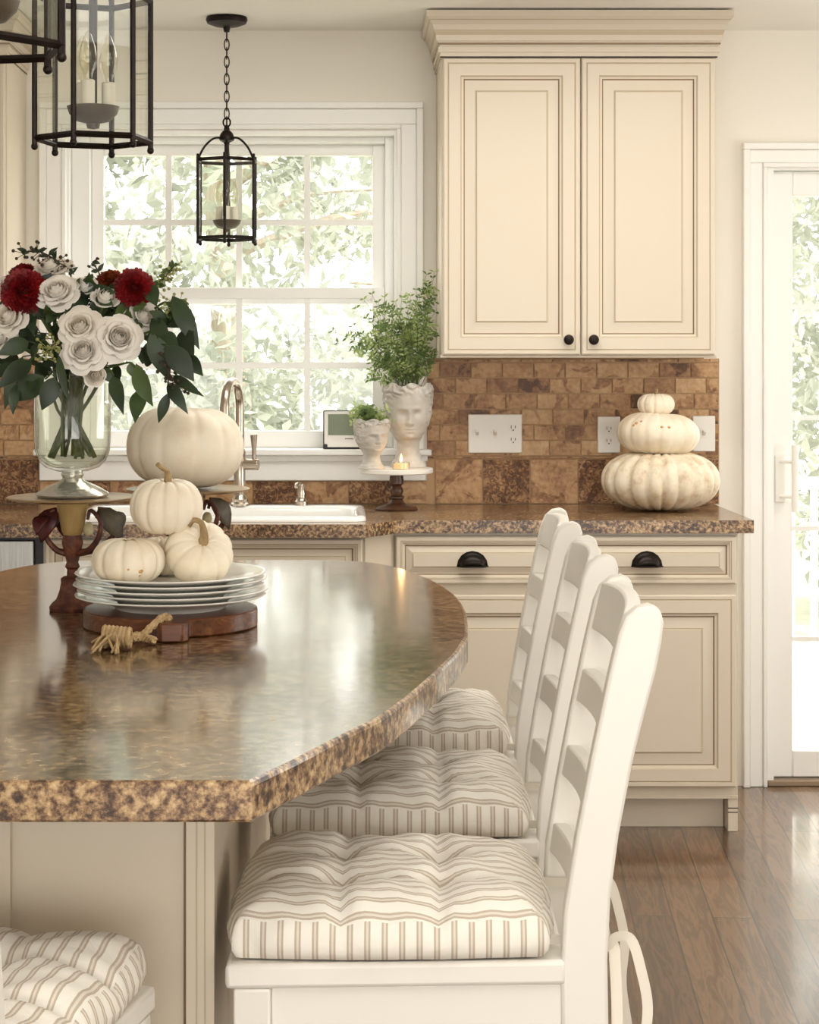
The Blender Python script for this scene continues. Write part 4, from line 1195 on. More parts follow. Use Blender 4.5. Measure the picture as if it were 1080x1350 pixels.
# ------------------------------------------------------------------ candle stand with head planters
tx, ty = at(523, 0, 5.70).x, 5.70
zt_ = at(0, 617, 5.70).z
ts = thing('tray_stand', 'white tray on a dark turned pedestal beside the sink', 'tray stand', (tx, ty, 0.9005))
h = zt_-0.9005
MB().lathe([(0.0, h-0.016), (0.108, h-0.016), (0.112, h-0.013), (0.112, h-0.002), (0.110, h), (0.0, h)], seg=64).build('tray', M_white, ts)
MB().lathe([(0.064, 0), (0.066, 0.004), (0.060, 0.009), (0.036, 0.015), (0.024, 0.022), (0.019, 0.032), (0.024, 0.036), (0.024, 0.040), (0.017, 0.045), (0.021, 0.056), (0.019, 0.066), (0.014, 0.073), (0.022, 0.080), (0.022, 0.088), (0.020, h-0.016)], seg=28).build('turned_pedestal', M_turned, ts)

def g2(x, s): return math.exp(-(x/s)**2)
def lerp_tab(tab, t):
    for (a, x), (b, y) in zip(tab, tab[1:]):
        if t <= b:
            k = (t-a)/(b-a); k = k*k*(3-2*k)
            return x+(y-x)*k
    return tab[-1][1]
WT = [(0, 0.80), (0.05, 0.74), (0.10, 0.60), (0.20, 0.50), (0.30, 0.50), (0.36, 0.60), (0.44, 0.74), (0.55, 0.88), (0.68, 0.97), (0.82, 1.02), (0.93, 1.03), (1.0, 1.0)]
FT = [(0, 0.80), (0.06, 0.72), (0.14, 0.56), (0.27, 0.50), (0.335, 0.56), (0.37, 0.90), (0.42, 0.95), (0.50, 0.97), (0.60, 1.00), (0.72, 1.05), (0.80, 1.06), (0.92, 1.04), (1.0, 1.0)]
def head_planter(label, loc, R, H, rz, seed):
    t = thing('head_planter', label, 'planter', loc, rz)
    mb = MB(); NT, NZ = 120, 110; rows = []
    for i in range(NZ+1):
        tt = i/NZ; row = []
        for j in range(NT):
            a = 2*PI*j/NT                                    # a = 0 faces -y
            th = (a+PI) % (2*PI)-PI
            w = lerp_tab(WT, tt); f = lerp_tab(FT, tt)
            k = max(math.cos(th), 0)**1.1
            rx = w*math.sin(th); ry = -(f*1.05*k if math.cos(th) > 0 else 0)+(-(w*1.0)*math.cos(th) if math.cos(th) <= 0 else -w*0.0)
            if math.cos(th) > 0: ry = -(f*1.04)*math.cos(th)
            # features, radial
            b = 0.0
            nose = g2(th, 0.115)*(0.20*g2(tt-0.535, 0.030)+0.13*g2(tt-0.60, 0.055)+0.09*g2(tt-0.67, 0.05)) + 0.06*g2(abs(th)-0.13, 0.06)*g2(tt-0.53, 0.022)
            b += nose
            b += 0.07*g2(abs(th)-0.30, 0.22)*g2(tt-0.715, 0.028)
            b -= 0.13*g2(abs(th)-0.34, 0.17)*g2(tt-0.655, 0.034)
            b += 0.065*g2(abs(th)-0.35, 0.12)*g2(tt-0.652, 0.020)
            b -= 0.02*g2(abs(th)-0.35, 0.14)*g2(tt-0.650, 0.006)
            b += 0.085*g2(th, 0.21)*(g2(tt-0.472, 0.013)+g2(tt-0.440, 0.014))-0.06*g2(th, 0.24)*g2(tt-0.456, 0.006)
            b -= 0.05*g2(th, 0.22)*g2(tt-0.412, 0.014)
            b += 0.07*g2(th, 0.22)*g2(tt-0.378, 0.022)
            b += 0.05*g2(abs(th)-0.62, 0.28)*g2(tt-0.56, 0.06)
            hair = 1/(1+math.exp(-((abs(th)-1.08)*9)))*(1/(1+math.exp(-(tt-0.42)*40)))
            hair = max(hair, 1/(1+math.exp(-(tt-0.845-0.05*math.cos(th*2))*60)))
            n = mnoise.noise(Vector((math.sin(th)*4.5+seed, math.cos(th)*4.5, tt*9)))
            b += hair*(0.05+0.055*math.sin(15*th+9*n+tt*30)+0.03*n)
            b += 0.10*g2(abs(th)-1.57, 0.10)*g2(tt-0.60, 0.055)
            s = 1+b
            z = tt*H
            if tt > 0.9: z += (tt-0.9)*10*H*0.022*math.sin(7*th+seed)
            row.append((R*rx*s, R*ry*s, z))
        rows.append(row)
    for sc, zz in ((0.93, 1.0), (0.88, 0.985), (0.86, 0.93)):
        rows.append([(x*sc, y*sc, z-(1-zz)*H) for x, y, z in rows[NZ]])
    mb.grid(rows, cu=True)
    o = (len(rows)-1)*NT; mb.f.append(list(range(o, o+NT))); mb.m.append(1)
    mb.f.append(list(range(NT))[::-1]); mb.m.append(0)
    mb.build('head', [M_stone, M_soil], t, sharp=180)
    MB().lathe([(R*0.86, H*0.93), (R*0.6, H*0.955), (0.0, H*0.965)], seg=28).build('soil', M_soil, t)
    return t

P2 = at(538, 617, 5.745); P1 = at(490, 618, 5.672)
hb = head_planter('large pale stone head planter with tall feathery green plant on the white tray', (P2.x, 5.745, zt_+0.0005), 0.070, at(0, 507, 5.745).z-zt_, 0.06, 1.0)
hs = head_planter('small pale stone head planter with short fern on the white tray', (P1.x, 5.668, zt_+0.0005), 0.051, at(0, 553, 5.67).z-zt_, 0.42, 4.0)

def feather(mbs, mbl, root, tip, nleaf, ll, lw, rnd, bend=0.02, pairs=True):
    root, tip = Vector(root), Vector(tip)
    P = smooth_path([root, (root*0.6+tip*0.4)+Vector((rnd.uniform(-bend, bend), rnd.uniform(-bend, bend), bend*0.8)), tip], 8)
    mbs.tube(P, [0.0011*(1-0.6*i/len(P)) for i in range(len(P))], 5)
    for k in range(nleaf):
        u = 0.28+0.72*k/max(nleaf-1, 1)
        p = P[min(int(u*(len(P)-1)), len(P)-1)]
        ax = (tip-root).normalized()
        for s in ((-1, 1) if pairs else (rnd.choice((-1, 1)),)):
            sd = ax.cross(Vector((rnd.uniform(-.5, .5), -1, rnd.uniform(-.5, .5)))).normalized()*s
            d = (sd*0.8+ax*rnd.uniform(0.2, 0.7)+Vector((0, rnd.uniform(-.4, .4), rnd.uniform(-.35, .2)))).normalized()
            L = ll*rnd.uniform(0.7, 1.2)
            leaf(mbl, p, p+d*L, lw*rnd.uniform(0.8, 1.2), (rnd.uniform(-.4, .4), -1, rnd.uniform(-.2, .6)), 0, 0.12, 0.25, 4)

def plant_big():
    rnd = random.Random(21); s, l, l2 = MB(), MB(), MB()
    base = Vector((0, 0, at(0, 507, 5.745).z-zt_-0.008)); o = Vector((P2.x, 5.745, zt_+0.0005))
    tips = [(437, 436), (445, 452), (462, 440), (470, 405), (466, 430), (480, 395), (488, 388), (492, 420), (478, 470), (486, 500), (500, 398), (508, 392), (516, 405), (512, 430), (520, 398), (528, 392), (534, 400),
            (540, 390), (548, 382), (556, 385), (560, 372), (563, 362), (572, 366), (575, 358), (570, 395), (574, 412), (566, 430), (560, 450), (572, 440), (548, 420), (540, 440), (530, 430), (522, 450), (510, 460), (500, 470),
            (496, 440), (552, 470), (562, 478), (545, 490), (530, 485), (518, 492), (505, 500), (490, 478), (485, 455), (536, 465), (556, 405), (544, 410), (526, 415), (568, 380), (572, 465)]
    for k, (px, py) in enumerate(tips):
        d = 5.745+rnd.uniform(-0.09, 0.05)
        tip = at(px, py, d)-o
        tip.x = min(tip.x, 0.268-o.x)
        rt = base+Vector((rnd.uniform(-0.04, 0.04), rnd.uniform(-0.03, 0.03), 0))
        feather(s, (l, l, l2)[k % 3], rt, tip, rnd.randint(8, 12), 0.017, 0.0066, rnd, 0.025)
        # side sprays
        for _ in range(2):
            u = rnd.uniform(0.45, 0.85); m0 = rt*(1-u)+tip*u
            e = m0+Vector((rnd.uniform(-.05, .05), rnd.uniform(-.04, .04), rnd.uniform(-.01, .05)))
            e.x = min(e.x, 0.266-o.x)
            feather(s, (l, l2)[k % 2], m0, e, 5, 0.016, 0.006, rnd, 0.006)
    s.build('stems', M_twig, hb)
    a = l.build('foliage', M_fern, hb, sharp=180); l2.build('foliage', M_fern_l, hb, sharp=180)
plant_big()
def plant_small():
    rnd = random.Random(5); s, l, l2 = MB(), MB(), MB()
    H = at(0, 553, 5.67).z-zt_; base = Vector((0, 0, H-0.006))
    M = Matrix.Rotation(-0.42, 3, 'Z')
    for k in range(30):
        a = rnd.uniform(0, 2*PI); r = rnd.uniform(0.01, 0.066)
        tip = base+Vector((r*math.cos(a), r*0.8*math.sin(a), rnd.uniform(0.0, 0.05)-0.2*max(0, r-0.045)))
        feather(s, (l, l2)[k % 2], base+Vector((rnd.uniform(-.025, .025), rnd.uniform(-.025, .025), 0)), tip, 6, 0.015, 0.008, rnd, 0.008)
    for px, py in ((462, 545), (464, 558), (468, 536)):
        tip = M @ (at(px, py, 5.64)-Vector((P1.x, 5.668, zt_+0.0005)))
        feather(s, l2, base, tip, 8, 0.015, 0.008, rnd, 0.012)
    s.build('stems', M_twig, hs); l.build('foliage', M_fern, hs, sharp=180); l2.build('foliage', M_fern_l, hs, sharp=180)
plant_small()
# tealight
cpx = at(529, 615, 5.62)
cd = thing('candle', 'small lit candle glowing in front of the stone heads', 'candle', (cpx.x, 5.622, zt_+0.0005))
MB().lathe([(0.024, 0), (0.0262, 0.002), (0.0262, 0.022), (0.0245, 0.022), (0.024, 0.003)], seg=28, cap1=False).build('cup', M_vase, cd)
MB().lathe([(0.0235, 0.0025), (0.0235, 0.017), (0.015, 0.0155), (0.0, 0.015)], seg=28).build('wax', M_wax, cd)
MB().tube([(0, 0, 0.015), (0, 0, 0.024)], 0.0008, 5).build('wick', M_dark, cd)
MB().lathe([(0.0, 0.021), (0.003, 0.025), (0.0042, 0.030), (0.003, 0.038), (0.0, 0.048)], seg=12).build('flame', M_flame, cd)

# weather station on the window stool
a, c = at(426, 591, 5.90), at(486, 541, 5.90)
wsn = thing('weather_station', 'white and black desktop weather display with green screen on the window sill', 'weather station', (a.x, 5.91, 1.0765))
zb_ = 1.0765
fr_ = MB(); fr_.box(a.x, c.x, 5.896, 5.925, zb_, c.z); fr_.build('case', M_black, wsn, world=True, bevel=0.004)
MB().box(a.x+0.004, c.x-0.003, 5.8935, 5.897, zb_+0.006, c.z-0.003).build('front_panel', M_plastic, wsn, world=True, bevel=0.001)
MB().box(a.x+0.016, c.x-0.015, 5.892, 5.894, zb_+0.044, c.z-0.012).build('screen', M_lcd, wsn, world=True)
MB().box(a.x, a.x+0.014, 5.888, 5.90, zb_, zb_+0.016).build('corner_foot', M_black, wsn, world=True, bevel=0.003)
k_ = MB()
for i in range(6): k_.box(a.x+0.070+i*0.0045, a.x+0.0735+i*0.0045, 5.8928, 5.8936, zb_+0.031, zb_+0.0345)
k_.build('printed_mark', M_greyleaf, wsn, world=True)
# ------------------------------------------------------------------ glass vase
vx, vy, vz = at(95, 0, 3.44).x, 3.445, Z0+0.2107
va = thing('glass_vase', 'clear footed glass vase holding roses on the left pedestal stand', 'vase', (vx, vy, vz))
MB().lathe([(0.0, 0.001), (0.066, 0.001), (0.068, 0.004), (0.066, 0.007), (0.045, 0.019), (0.024, 0.028), (0.018, 0.034), (0.021, 0.040), (0.019, 0.046), (0.0, 0.046)], seg=40).build('foot', M_silver, va)
MB().lathe([(0.0, 0.047), (0.030, 0.047), (0.050, 0.054), (0.062, 0.066), (0.069, 0.085), (0.071, 0.11), (0.071, 0.222), (0.073, 0.232), (0.0715, 0.233), (0.069, 0.222), (0.0685, 0.11), (0.0665, 0.087), (0.060, 0.070), (0.048, 0.059), (0.030, 0.053), (0.0, 0.053)], seg=48).build('bowl', M_vase, va)
MB().lathe([(0.0, 0.0535), (0.030, 0.0535), (0.048, 0.060), (0.0595, 0.071), (0.066, 0.088), (0.068, 0.11), (0.068, 0.185), (0.0, 0.185)], seg=48).build('water', M_water, va)

# ------------------------------------------------------------------ roses
def rose_mesh(R, seed, tight=False):
    rnd = random.Random(seed); mb = MB()
    layers = [(0.15, 3, 1.02, 0.02), (0.26, 3, 1.05, 0.06), (0.37, 4, 1.03, 0.14), (0.49, 5, 0.97, 0.2), (0.60, 5, 0.88, 0.3), (0.76, 6, 0.74, 0.36), (0.93, 6, 0.54, 0.46)] if not tight else [(0.16, 3, 1.0, 0.0), (0.30, 3, 1.05, 0.03), (0.44, 4, 1.02, 0.08), (0.60, 5, 0.92, 0.16), (0.80, 5, 0.72, 0.26)]
    for li, (rad, n, hh, lip) in enumerate(layers):
        a0 = rnd.uniform(0, 6)
        for k in range(n):
            ac = a0+2*PI*k/n+rnd.uniform(-.12, .12)
            wdt = (2*PI/n)*0.78
            hv = hh*rnd.uniform(0.93, 1.07); rd = rad*rnd.uniform(0.94, 1.06)
            rows = []
            NU, NV = 8, 7
            for i in range(NV):
                v = i/(NV-1)
                row = []
                for j in range(NU):
                    u = -1+2*j/(NU-1)
                    edge = 1-0.22*v*abs(u)**3
                    vv = v*edge
                    r = R*(0.10+(rd-0.10+0.06)*min(1, vv*1.5)**0.7)
                    z = R*(1.25*hv*vv**0.8-0.35)
                    if rd < 0.62: r = R*(rd*math.sin(PI*(0.12+(0.55+0.25*(0.62-rd)/0.5)*vv))+0.02)
                    if vv > 0.72:
                        e = (vv-0.72)/0.28
                        r += R*lip*e*e*0.9; z -= R*lip*e*e*0.55
                    ang = ac+u*wdt*(0.45+0.55*min(1, v*1.6))*(1-0.1*v*v)
                    r += R*0.03*u*(1 if li % 2 else -1)+R*0.012*math.sin(u*5+k)*v
                    row.append((r*math.cos(ang), r*math.sin(ang), z))
                rows.append(row)
            mb.grid(rows)
    mb.ball((0, 0, R*0.3), R*0.10, seg=8, rings=6, sc=(1, 1, 3.4))
    return mb
def orient(d):
    d = Vector(d).normalized()
    return Vector((0, 0, 1)).rotation_difference(d).to_matrix().to_4x4()
mouth = Vector((vx, vy, vz+0.20))
def stalk(head, t, mat_=None, r=0.0034, seed=0):
    rnd = random.Random(seed)
    a = rnd.uniform(0, 2*PI)
    low = Vector((vx+0.044*math.cos(a), vy+0.044*math.sin(a), vz+0.072))
    mid = Vector((vx-0.046*math.cos(a)*0.6+(head.x-vx)*0.2, vy-0.046*math.sin(a)*0.6+(head.y-vy)*0.2, vz+0.205))
    if Vector((mid.x-vx, mid.y-vy)).length > 0.055:
        q = Vector((mid.x-vx, mid.y-vy)).normalized()*0.055; mid.x, mid.y = vx+q.x, vy+q.y
    P = smooth_path([low-head, mid-head, (mid-head)*0.45+Vector((0, 0, 0.01)), Vector((0, 0, 0))], 6)
    MB().tube(P, r, 6).build('stalk', mat_ or M_stalk, t)

ROSES = [ # px, py, radius px, depth, facing, label, tight
    (77, 388, 23, 3.36, (-0.15, -1, 0.75), 'white rose just right of the left red dahlia', 0),
    (70, 359, 22, 3.44, (-0.2, -0.6, 1), 'white rose at the very top of the bouquet, behind the one beside the left dahlia', 0),
    (112, 383, 19, 3.40, (0.1, -0.8, 1), 'white rose at top centre of the bouquet, between the two red dahlias', 1),
    (139, 397, 19, 3.37, (0.2, -0.9, 0.9), 'white rose directly left below the right red dahlia', 1),
    (106, 433, 23, 3.33, (0.0, -1, 0.45), 'white rose in the middle of the bouquet, above another touching rose', 0),
    (111, 465, 24, 3.32, (0.0, -1, 0.35), 'white rose low in the middle, between the central rose and the lowest bud', 0),
    (156, 447, 25, 3.33, (0.3, -1, 0.25), 'wide open white rose right of centre, over the glass rim', 0),
    (125, 495, 15, 3.33, (0.1, -1, 0.0), 'lowest small white rose at the vase rim', 1),
    (188, 419, 20, 3.39, (0.55, -0.9, 0.35), 'rightmost white rose, beneath the right red dahlia', 0),
    (167, 404, 14, 3.42, (0.3, -0.7, 0.9), 'small half hidden white rose touching the right red dahlia from below', 1),
    (14, 420, 21, 3.37, (-0.4, -1, 0.4), 'white rose beneath the left red dahlia near the left edge', 0),
    (3, 446, 20, 3.38, (-0.5, -1, 0.2), 'lowest white rose at the left edge', 0),
    (-4, 384, 18, 3.42, (-0.5, -0.7, 0.7), 'white rose cut off by the left edge beside the left dahlia', 0),
]
gR = 'white roses in the bouquet'
for k, (px, py, rp_, d, fc, lab, tight) in enumerate(ROSES):
    p = at(px, py, d); R = rp_*d/F*1.0
    t = thing('rose', lab, 'rose', p, 0, gR)
    mb = rose_mesh(R, 30+k, tight); mb.xf(orient(fc))
    mb.build('bloom', (M_rose, M_rose_b)[k % 3 == 1], t, sharp=180)
    cx = MB(); B = orient(fc)
    for i in range(5):
        a = 2*PI*i/5
        leaf(cx, B @ Vector((0, 0, -R*0.4)), B @ Vector((R*0.75*math.cos(a), R*0.75*math.sin(a), -R*0.25)), R*0.3, B @ Vector((0, 0, 1)), curl=-0.1, n=4)
    cx.build('sepals', M_leaf_b, t, sharp=180)
    stalk(p, t, seed=k)

def dahlia_mesh(R, seed):
    rnd = random.Random(seed); mb = MB(); n = 260; ga = PI*(3-math.sqrt(5))
    for k in range(n):
        zc = 1-1.35*k/n
        th = k*ga; s = math.sqrt(max(0, 1-zc*zc)); d = Vector((s*math.cos(th), s*math.sin(th), zc))
        L = R*(0.55+0.45*min(1, (k/n)*2.2))*rnd.uniform(0.9, 1.06)
        if zc > 0.8: L = R*(0.72+0.1*rnd.random())
        side = d.cross(Vector((0, 0, 1)));
        if side.length < 1e-3: side = Vector((1, 0, 0))
        side.normalize(); nor = side.cross(d)
        w_ = R*0.17
        rows = []
        for i in range(4):
            t = 0.35+0.65*i/3; ww = w_*(0.5, 0.95, 1.0, 0.35)[i]
            c = d*L*t+nor*(R*0.05*t*t*rnd.uniform(-0.4, 1.4))
            rows.append([c-side*ww+nor*ww*0.55, c, c+side*ww+nor*ww*0.55])
        mb.grid(rows)
    mb.ball((0, 0, 0), R*0.45, seg=10, rings=8)
    return mb
DAH = [(32, 385, 30, 3.37, (-0.2, -1, 0.5), 'deep red dahlia at the left of the bouquet', M_dahlia), (177, 380, 26, 3.38, (0.3, -1, 0.5), 'bright deep red dahlia at the upper right of the bouquet', M_dahlia),
       (146, 371, 18, 3.45, (0.0, -0.6, 1), 'smaller rust red dahlia half hidden behind the right red one', M_dahlia_d), (30, 362, 18, 3.46, (-0.2, -0.4, 1), 'dark red dahlia peeking out behind the left red one', M_dahlia)]
for k, (px, py, rp_, d, fc, lab, mm_) in enumerate(DAH):
    p = at(px, py, d); R = rp_*d/F*1.05
    t = thing('dahlia', lab, 'dahlia', p, 0, 'red dahlias in the bouquet')
    mb = dahlia_mesh(R, k); mb.xf(orient(fc)); mb.build('bloom', mm_, t, sharp=180)
    stalk(p, t, seed=50+k)

# ------------------------------------------------------------------ leafy branches
def branch(label, start, ctrl, leaves, mat_, seed, group='eucalyptus branches in the bouquet'):
    """leaves: (bx, by, tx, ty, width px, depth)"""
    rnd = random.Random(seed)
    s = at(*start)
    t = thing('leafy_branch', label, 'branch', s, 0, group)
    low = Vector((vx+rnd.uniform(-.03, .03), vy+rnd.uniform(-.03, .03), vz+0.075))
    pts_ = [low, Vector((vx+rnd.uniform(-.03, .03), vy-0.02+rnd.uniform(-.02, .02), vz+0.20)), s]+[at(*c) for c in ctrl]
    P = [p-s for p in smooth_path(pts_, 6)]
    MB().tube(P, [0.0030-0.0018*i/len(P) for i in range(len(P))], 6).build('twig', M_stalk, t)
    for bx, by, tx_, ty_, w_, d in leaves:
        l = MB()
        b = at(bx, by, d); e = at(tx_, ty_, d-0.02+rnd.uniform(-.03, .03))
        pk = min(P, key=lambda q: (q+s-b).length)
        leaf(l, b-s, e-s, w_*d/F, (rnd.uniform(-.35, .35), -1, rnd.uniform(0, .5)), 0, rnd.uniform(0.04, 0.12), 0.22, 9, 0.42)
        if (pk+s-b).length < 0.12: l.tube([pk, b-s], 0.0011, 4)
        l.build('leaf', mat_, t, sharp=180)
branch('branch of long green leaves arching over the right side of the bouquet', (195, 415, 3.40), [(225, 400, 3.36), (240, 430, 3.34), (246, 470, 3.33), (228, 500, 3.32)],
       [(228, 390, 263, 461, 26, 3.36), (240, 435, 256, 470, 26, 3.35), (246, 466, 268, 496, 20, 3.34), (220, 428, 196, 410, 20, 3.37), (236, 420, 256, 440, 18, 3.38), (215, 415, 240, 432, 22, 3.4)], M_leaf, 1)
branch('branch of broad dark leaves hanging down at the right of the bouquet', (190, 440, 3.36), [(205, 450, 3.33), (220, 480, 3.31), (222, 515, 3.30)],
       [(198, 440, 223, 502, 30, 3.32), (220, 455, 256, 503, 32, 3.31), (221, 505, 248, 546, 18, 3.30), (222, 518, 209, 558, 15, 3.30), (228, 495, 269, 523, 14, 3.31), (210, 440, 236, 462, 24, 3.34), (200, 420, 226, 452, 24, 3.36)], M_leaf, 2)
branch('drooping branch with two hanging leaves just right of the vase', (160, 480, 3.33), [(178, 484, 3.31), (186, 510, 3.30)],
       [(180, 480, 202, 536, 25, 3.30), (188, 512, 178, 558, 24, 3.31), (172, 478, 176, 498, 14, 3.32)], M_leaf_b, 3)
branch('single curved leaf sprig against the right side of the vase', (140, 490, 3.33), [(150, 494, 3.31)],
       [(149, 496, 163, 547, 20, 3.31), (134, 484, 152, 506, 16, 3.33)], M_leaf, 4)
branch('branch of wide leaves hanging over the left front of the vase', (85, 470, 3.34), [(74, 485, 3.31), (60, 500, 3.30)],
       [(72, 497, 55, 541, 27, 3.29), (58, 496, 22, 529, 34, 3.30), (77, 467, 91, 530, 12, 3.29), (50, 492, 40, 520, 20, 3.33)], M_leaf, 5)
branch('branch of long leaves reaching to the left edge', (60, 450, 3.36), [(45, 470, 3.32), (25, 490, 3.31)],
       [(41, 476, -4, 513, 26, 3.31), (38, 450, -4, 468, 24, 3.33), (22, 506, 17, 547, 15, 3.31), (20, 480, -8, 500, 20, 3.34), (30, 470, 6, 540, 22, 3.40), (48, 430, 24, 446, 20, 3.39)], M_leaf, 6)
def dark_filler():
    rnd = random.Random(9)
    L = []
    for k in range(96):
        bx, by = rnd.uniform(22, 208), rnd.uniform(372, 486)
        a = rnd.uniform(0, 2*PI)
        r = rnd.uniform(18, 34)
        L.append((bx, by, bx+r*math.cos(a), by+r*math.sin(a)*0.9+4, rnd.uniform(15, 26), rnd.uniform(3.37, 3.46)))
    branch('dark bushy leaf branch filling the middle of the bouquet between the roses', (100, 450, 3.44), [(105, 420, 3.43)], L, M_leaf, 10)
    L = []
    for k in range(26):
        bx, by = rnd.uniform(60, 200), rnd.uniform(378, 425)
        a = rnd.uniform(-PI, PI)
        r = rnd.uniform(12, 24)
        L.append((bx, by, bx+r*math.cos(a), by+r*math.sin(a), rnd.uniform(10, 17), rnd.uniform(3.36, 3.45)))
    branch('lighter green leafy branch showing between the upper roses', (120, 420, 3.42), [(125, 400, 3.41)], L, M_leaf_b, 12)
dark_filler()
def sprig(label, start, ctrl, n, seed, mat_l, mat_b, leafy_=True):
    rnd = random.Random(seed); s = at(*start)
    t = thing('seeded_sprig', label, 'sprig', s, 0, 'seeded sprigs in the bouquet')
    pts_ = [Vector((vx+rnd.uniform(-.02, .02), vy+rnd.uniform(-.02, .02), vz+0.10)), Vector((vx, vy, vz+0.21)), s]+[at(*c) for c in ctrl]
    P = [p-s for p in smooth_path(pts_, 6)]
    MB().tube(P, 0.0014, 5).build('twig', M_darktwig, t)
    b, l = MB(), MB(); Q = P[12:]
    for k in range(n):
        p = Q[rnd.randrange(len(Q))]
        e = p+Vector((rnd.uniform(-.02, .02), rnd.uniform(-.012, .012), rnd.uniform(-.016, .018)))
        b.tube([p, e], 0.0006, 4); b.ball(e, rnd.uniform(0.0022, 0.0036), seg=6, rings=5)
        if leafy_ and k % 2 == 0:
            e2 = p+Vector((rnd.uniform(-.022, .022), rnd.uniform(-.012, .0), rnd.uniform(-.012, .02)))
            leaf(l, p, e2, 0.009, (0, -1, .3), 0, .1, .2, 5)
    b.build('seeds', mat_b, t, sharp=60)
    if leafy_: l.build('leaves', mat_l, t, sharp=180)
sprig('dark twig sprig sticking out at the upper left of the bouquet', (95, 372, 3.43), [(75, 345, 3.42), (52, 332, 3.41), (28, 333, 3.40)], 34, 1, M_leaf, M_darktwig)
sprig('pale seeded sprig beyond the right red dahlia', (190, 400, 3.42), [(212, 372, 3.40), (230, 350, 3.40)], 46, 2, M_leaf_b, M_berry)
sprig('small seeded sprig dangling among the right hand leaves', (205, 455, 3.34), [(222, 490, 3.30), (238, 515, 3.29)], 40, 3, M_leaf, M_darktwig, False)
sprig('pale yellow seed cluster low at the left of the centre roses', (80, 455, 3.33), [(62, 462, 3.29), (58, 470, 3.28)], 34, 4, M_leaf_b, M_berry, False)
sprig('thin upright sprig behind the rust dahlia', (128, 390, 3.45), [(132, 365, 3.45), (122, 345, 3.45)], 16, 5, M_leaf, M_darktwig)
sprig('seeded sprig spreading right over the long leaves', (215, 420, 3.39), [(228, 405, 3.37), (238, 395, 3.36)], 30, 7, M_leaf_b, M_berry)
# ------------------------------------------------------------------ outdoors
struct(MB().box(-30, 30, WALL+0.15, 45, -0.75, -0.6).build('ground', noisy('lawn', [(0.3, (160, 162, 138)), (0.7, (190, 190, 168))], 3, 0.95), loc=(0, 10, -0.75)))
M_tl = [leafy('tree_leaf', (156, 161, 148), (184, 187, 172), 0.5, 0.7, 1.2), leafy('tree_leaf_pale', (168, 172, 160), (192, 194, 180), 0.5, 0.7, 1.2)]  # leaf colours whitened to stand in for haze and overexposed daylight
M_bark = noisy('pale_bark', [(0.3, (150, 138, 122)), (0.7, (186, 176, 158))], 6, 0.9, stretch=(3, 3, 0.5))
def tree(x, y, hgt, crown_r, seed, label, nleaf=19000, low=0.06):
    rnd = random.Random(seed)
    t = thing('leafy_tree', label, 'tree', (x, y, -0.6), 0, 'sunlit trees beyond the house')
    tr = MB(); tr.tube(smooth_path([(0, 0, 0), (0.06, 0, hgt*0.3), (-0.05, 0.05, hgt*0.6), (0.02, 0, hgt*0.9)], 5), [0.16-0.12*i/15 for i in range(16)], 10)
    for k in range(7):
        a = rnd.uniform(0, 2*PI); z = hgt*rnd.uniform(0.3, 0.8)
        tr.tube(smooth_path([(0, 0, z), (0.4*crown_r*math.cos(a), 0.4*crown_r*math.sin(a), z+0.3), (0.8*crown_r*math.cos(a), 0.8*crown_r*math.sin(a), z+0.4)], 4), [0.05-0.035*i/8 for i in range(9)], 6)
    tr.build('trunk', M_bark, t)
    blobs = []
    for k in range(80):
        a = rnd.uniform(0, 2*PI); r = crown_r*math.sqrt(rnd.random()); z = hgt*rnd.uniform(low, 1.0)
        blobs.append((Vector((r*math.cos(a), r*math.sin(a), z)), rnd.uniform(0.35, 0.75)))
    l = MB()
    for k in range(nleaf):
        c, br = rnd.choice(blobs)
        d = Vector((rnd.gauss(0, 1), rnd.gauss(0, 1), rnd.gauss(0, 1))).normalized()
        p = c+d*br*(0.6+0.4*rnd.random())
        u = Vector((rnd.gauss(0, 1), rnd.gauss(0, 1), rnd.gauss(0, 1))).normalized()
        v = u.cross(d+Vector((0.1, 0.2, 0.3))).normalized()
        L = rnd.uniform(0.045, 0.095)
        o = len(l.v)
        l.v += [p-u*L, p+v*L*0.45+d*0.015, p+u*L, p-v*L*0.45+d*0.015]
        l.f += [[o, o+1, o+2], [o, o+2, o+3]]; l.m += [0, 0]
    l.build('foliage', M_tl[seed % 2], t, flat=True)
TR = [(-0.9, 13.0, 6.0, 2.0, 'pale sunlit tree filling the view through the kitchen window'), (-3.6, 19.0, 7.5, 2.4, 'pale tree farther back, behind the left panes of the kitchen window'),
      (1.7, 19.0, 7.5, 2.4, 'pale tree farther back, behind the right panes of the kitchen window'), (4.4, 13.5, 6.5, 1.9, 'pale sunlit tree outside the patio door')]
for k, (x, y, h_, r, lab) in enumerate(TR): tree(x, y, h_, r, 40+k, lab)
# deck outside the door
dk = thing('deck_railing', 'white spindled deck railing outside the patio door', 'railing', (2.2, 8.0, -0.08))
struct(MB().box(0.9, 4.0, WALL+0.15, 8.2, -0.14, -0.08).build('trim_2', noisy('deck_boards', [(0.3, (190, 184, 172)), (0.7, (212, 206, 196))], 8, 0.7, stretch=(0.4, 6, 1))), 'pale deck boards')
r_ = MB(); r_.box(1.0, 3.9, 7.97, 8.03, 0.80, 0.85); r_.box(1.0, 3.9, 7.98, 8.02, 0.0, 0.04); r_.build('rails', M_trim, dk, world=True)
for k in range(30):
    MB().box(1.02+k*0.097, 1.045+k*0.097, 7.988, 8.012, 0.04, 0.80).build('spindle', M_trim, dk, world=True)
for x in (1.0, 3.9): MB().box(x-0.05, x+0.05, 7.95, 8.05, -0.08, 0.92).build('post', M_trim, dk, world=True)

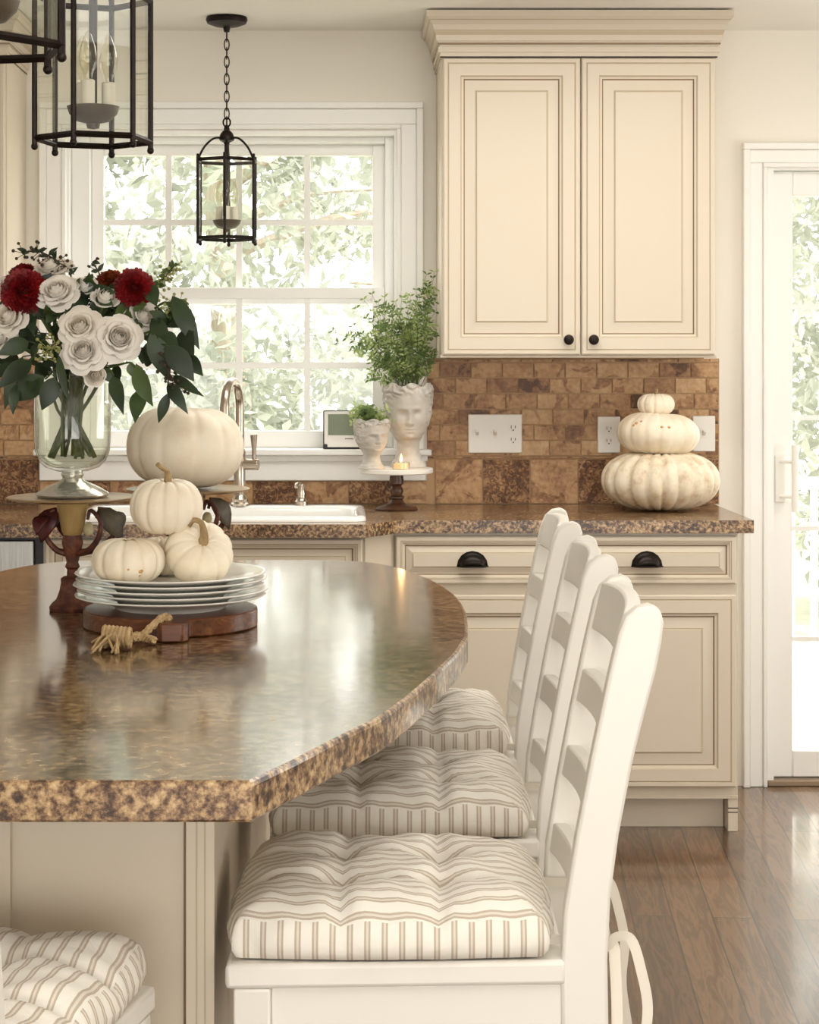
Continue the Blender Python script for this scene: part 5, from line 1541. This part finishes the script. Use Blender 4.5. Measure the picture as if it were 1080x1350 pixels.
# ------------------------------------------------------------------ light, sky, camera
wd_ = bpy.data.worlds.new('World'); bpy.context.scene.world = wd_; wd_.use_nodes = True
bg = wd_.node_tree.nodes['Background']; bg.inputs[0].default_value = (1, 0.99, 0.97, 1); bg.inputs[1].default_value = 3.8
def light(kind, name, loc, energy, size=None, rot=(0, 0, 0), col=(1, 0.96, 0.91), sy=None):
    d = bpy.data.lights.new(name, kind); d.energy = energy; d.color = col
    if kind == 'AREA':
        d.shape = 'RECTANGLE'; d.size = size; d.size_y = sy or size
    elif kind == 'SUN': d.angle = math.radians(2)
    elif size: d.shadow_soft_size = size
    o = bpy.data.objects.new(name, d); C.objects.link(o); o.location = loc; o.rotation_euler = rot
    return o
light('SUN', 'sun', (0, 0, 10), 3.6, rot=(math.radians(28), math.radians(14), 0), col=(1, 0.96, 0.88))
# unseen area fills added to brighten the room: rear, overhead and right side
light('AREA', 'rear_fill_light', (0.4, YB+0.1, 1.35), 112, 4.6, (math.radians(101), 0, 0), (1, 0.99, 0.965), 2.0)
light('AREA', 'ceiling_fill_light', (0.6, 1.2, CEIL-0.02), 16, 1.6, (0, 0, 0), (1, 0.965, 0.91), 1.6)  # overhead fills added for brightness, no fixture modelled
light('AREA', 'ceiling_fill_light', (0.5, 4.5, CEIL-0.02), 18, 1.8, (0, 0, 0), (1, 0.965, 0.91), 0.8)
light('AREA', 'side_fill_light', (XR-0.05, 4.2, 1.45), 26, 1.8, (math.radians(108), 0, math.radians(90)), (1, 0.98, 0.94), 1.3)  # added to lift the back of the kitchen; the right wall has no window
light('POINT', 'candle_glow', (cpx.x, 5.60, zt_+0.045), 0.06, 0.01, col=(1, 0.6, 0.25))

sc = bpy.context.scene
cam = bpy.data.cameras.new('camera'); co_ = bpy.data.objects.new('camera', cam); C.objects.link(co_)
cam.sensor_fit = 'VERTICAL'; cam.sensor_height = 36.0; cam.sensor_width = 28.8
cam.lens = F/1350*36.0
cam.shift_x = (540-VX)/1350.0; cam.shift_y = -(675-VY)/1350.0
cam.clip_start = 0.05
co_.location = (0, 0, CZ); co_.rotation_euler = (PI/2, 0, 0)
sc.camera = co_
sc.view_settings.view_transform = 'Standard'; sc.view_settings.look = 'None'
sc.view_settings.exposure = 0.5; sc.view_settings.gamma = 1.0; sc.view_settings.use_curve_mapping = False
sc.cycles.transparent_max_bounces = 32; sc.cycles.max_bounces = 10; sc.cycles.caustics_refractive = False; sc.cycles.caustics_reflective = False
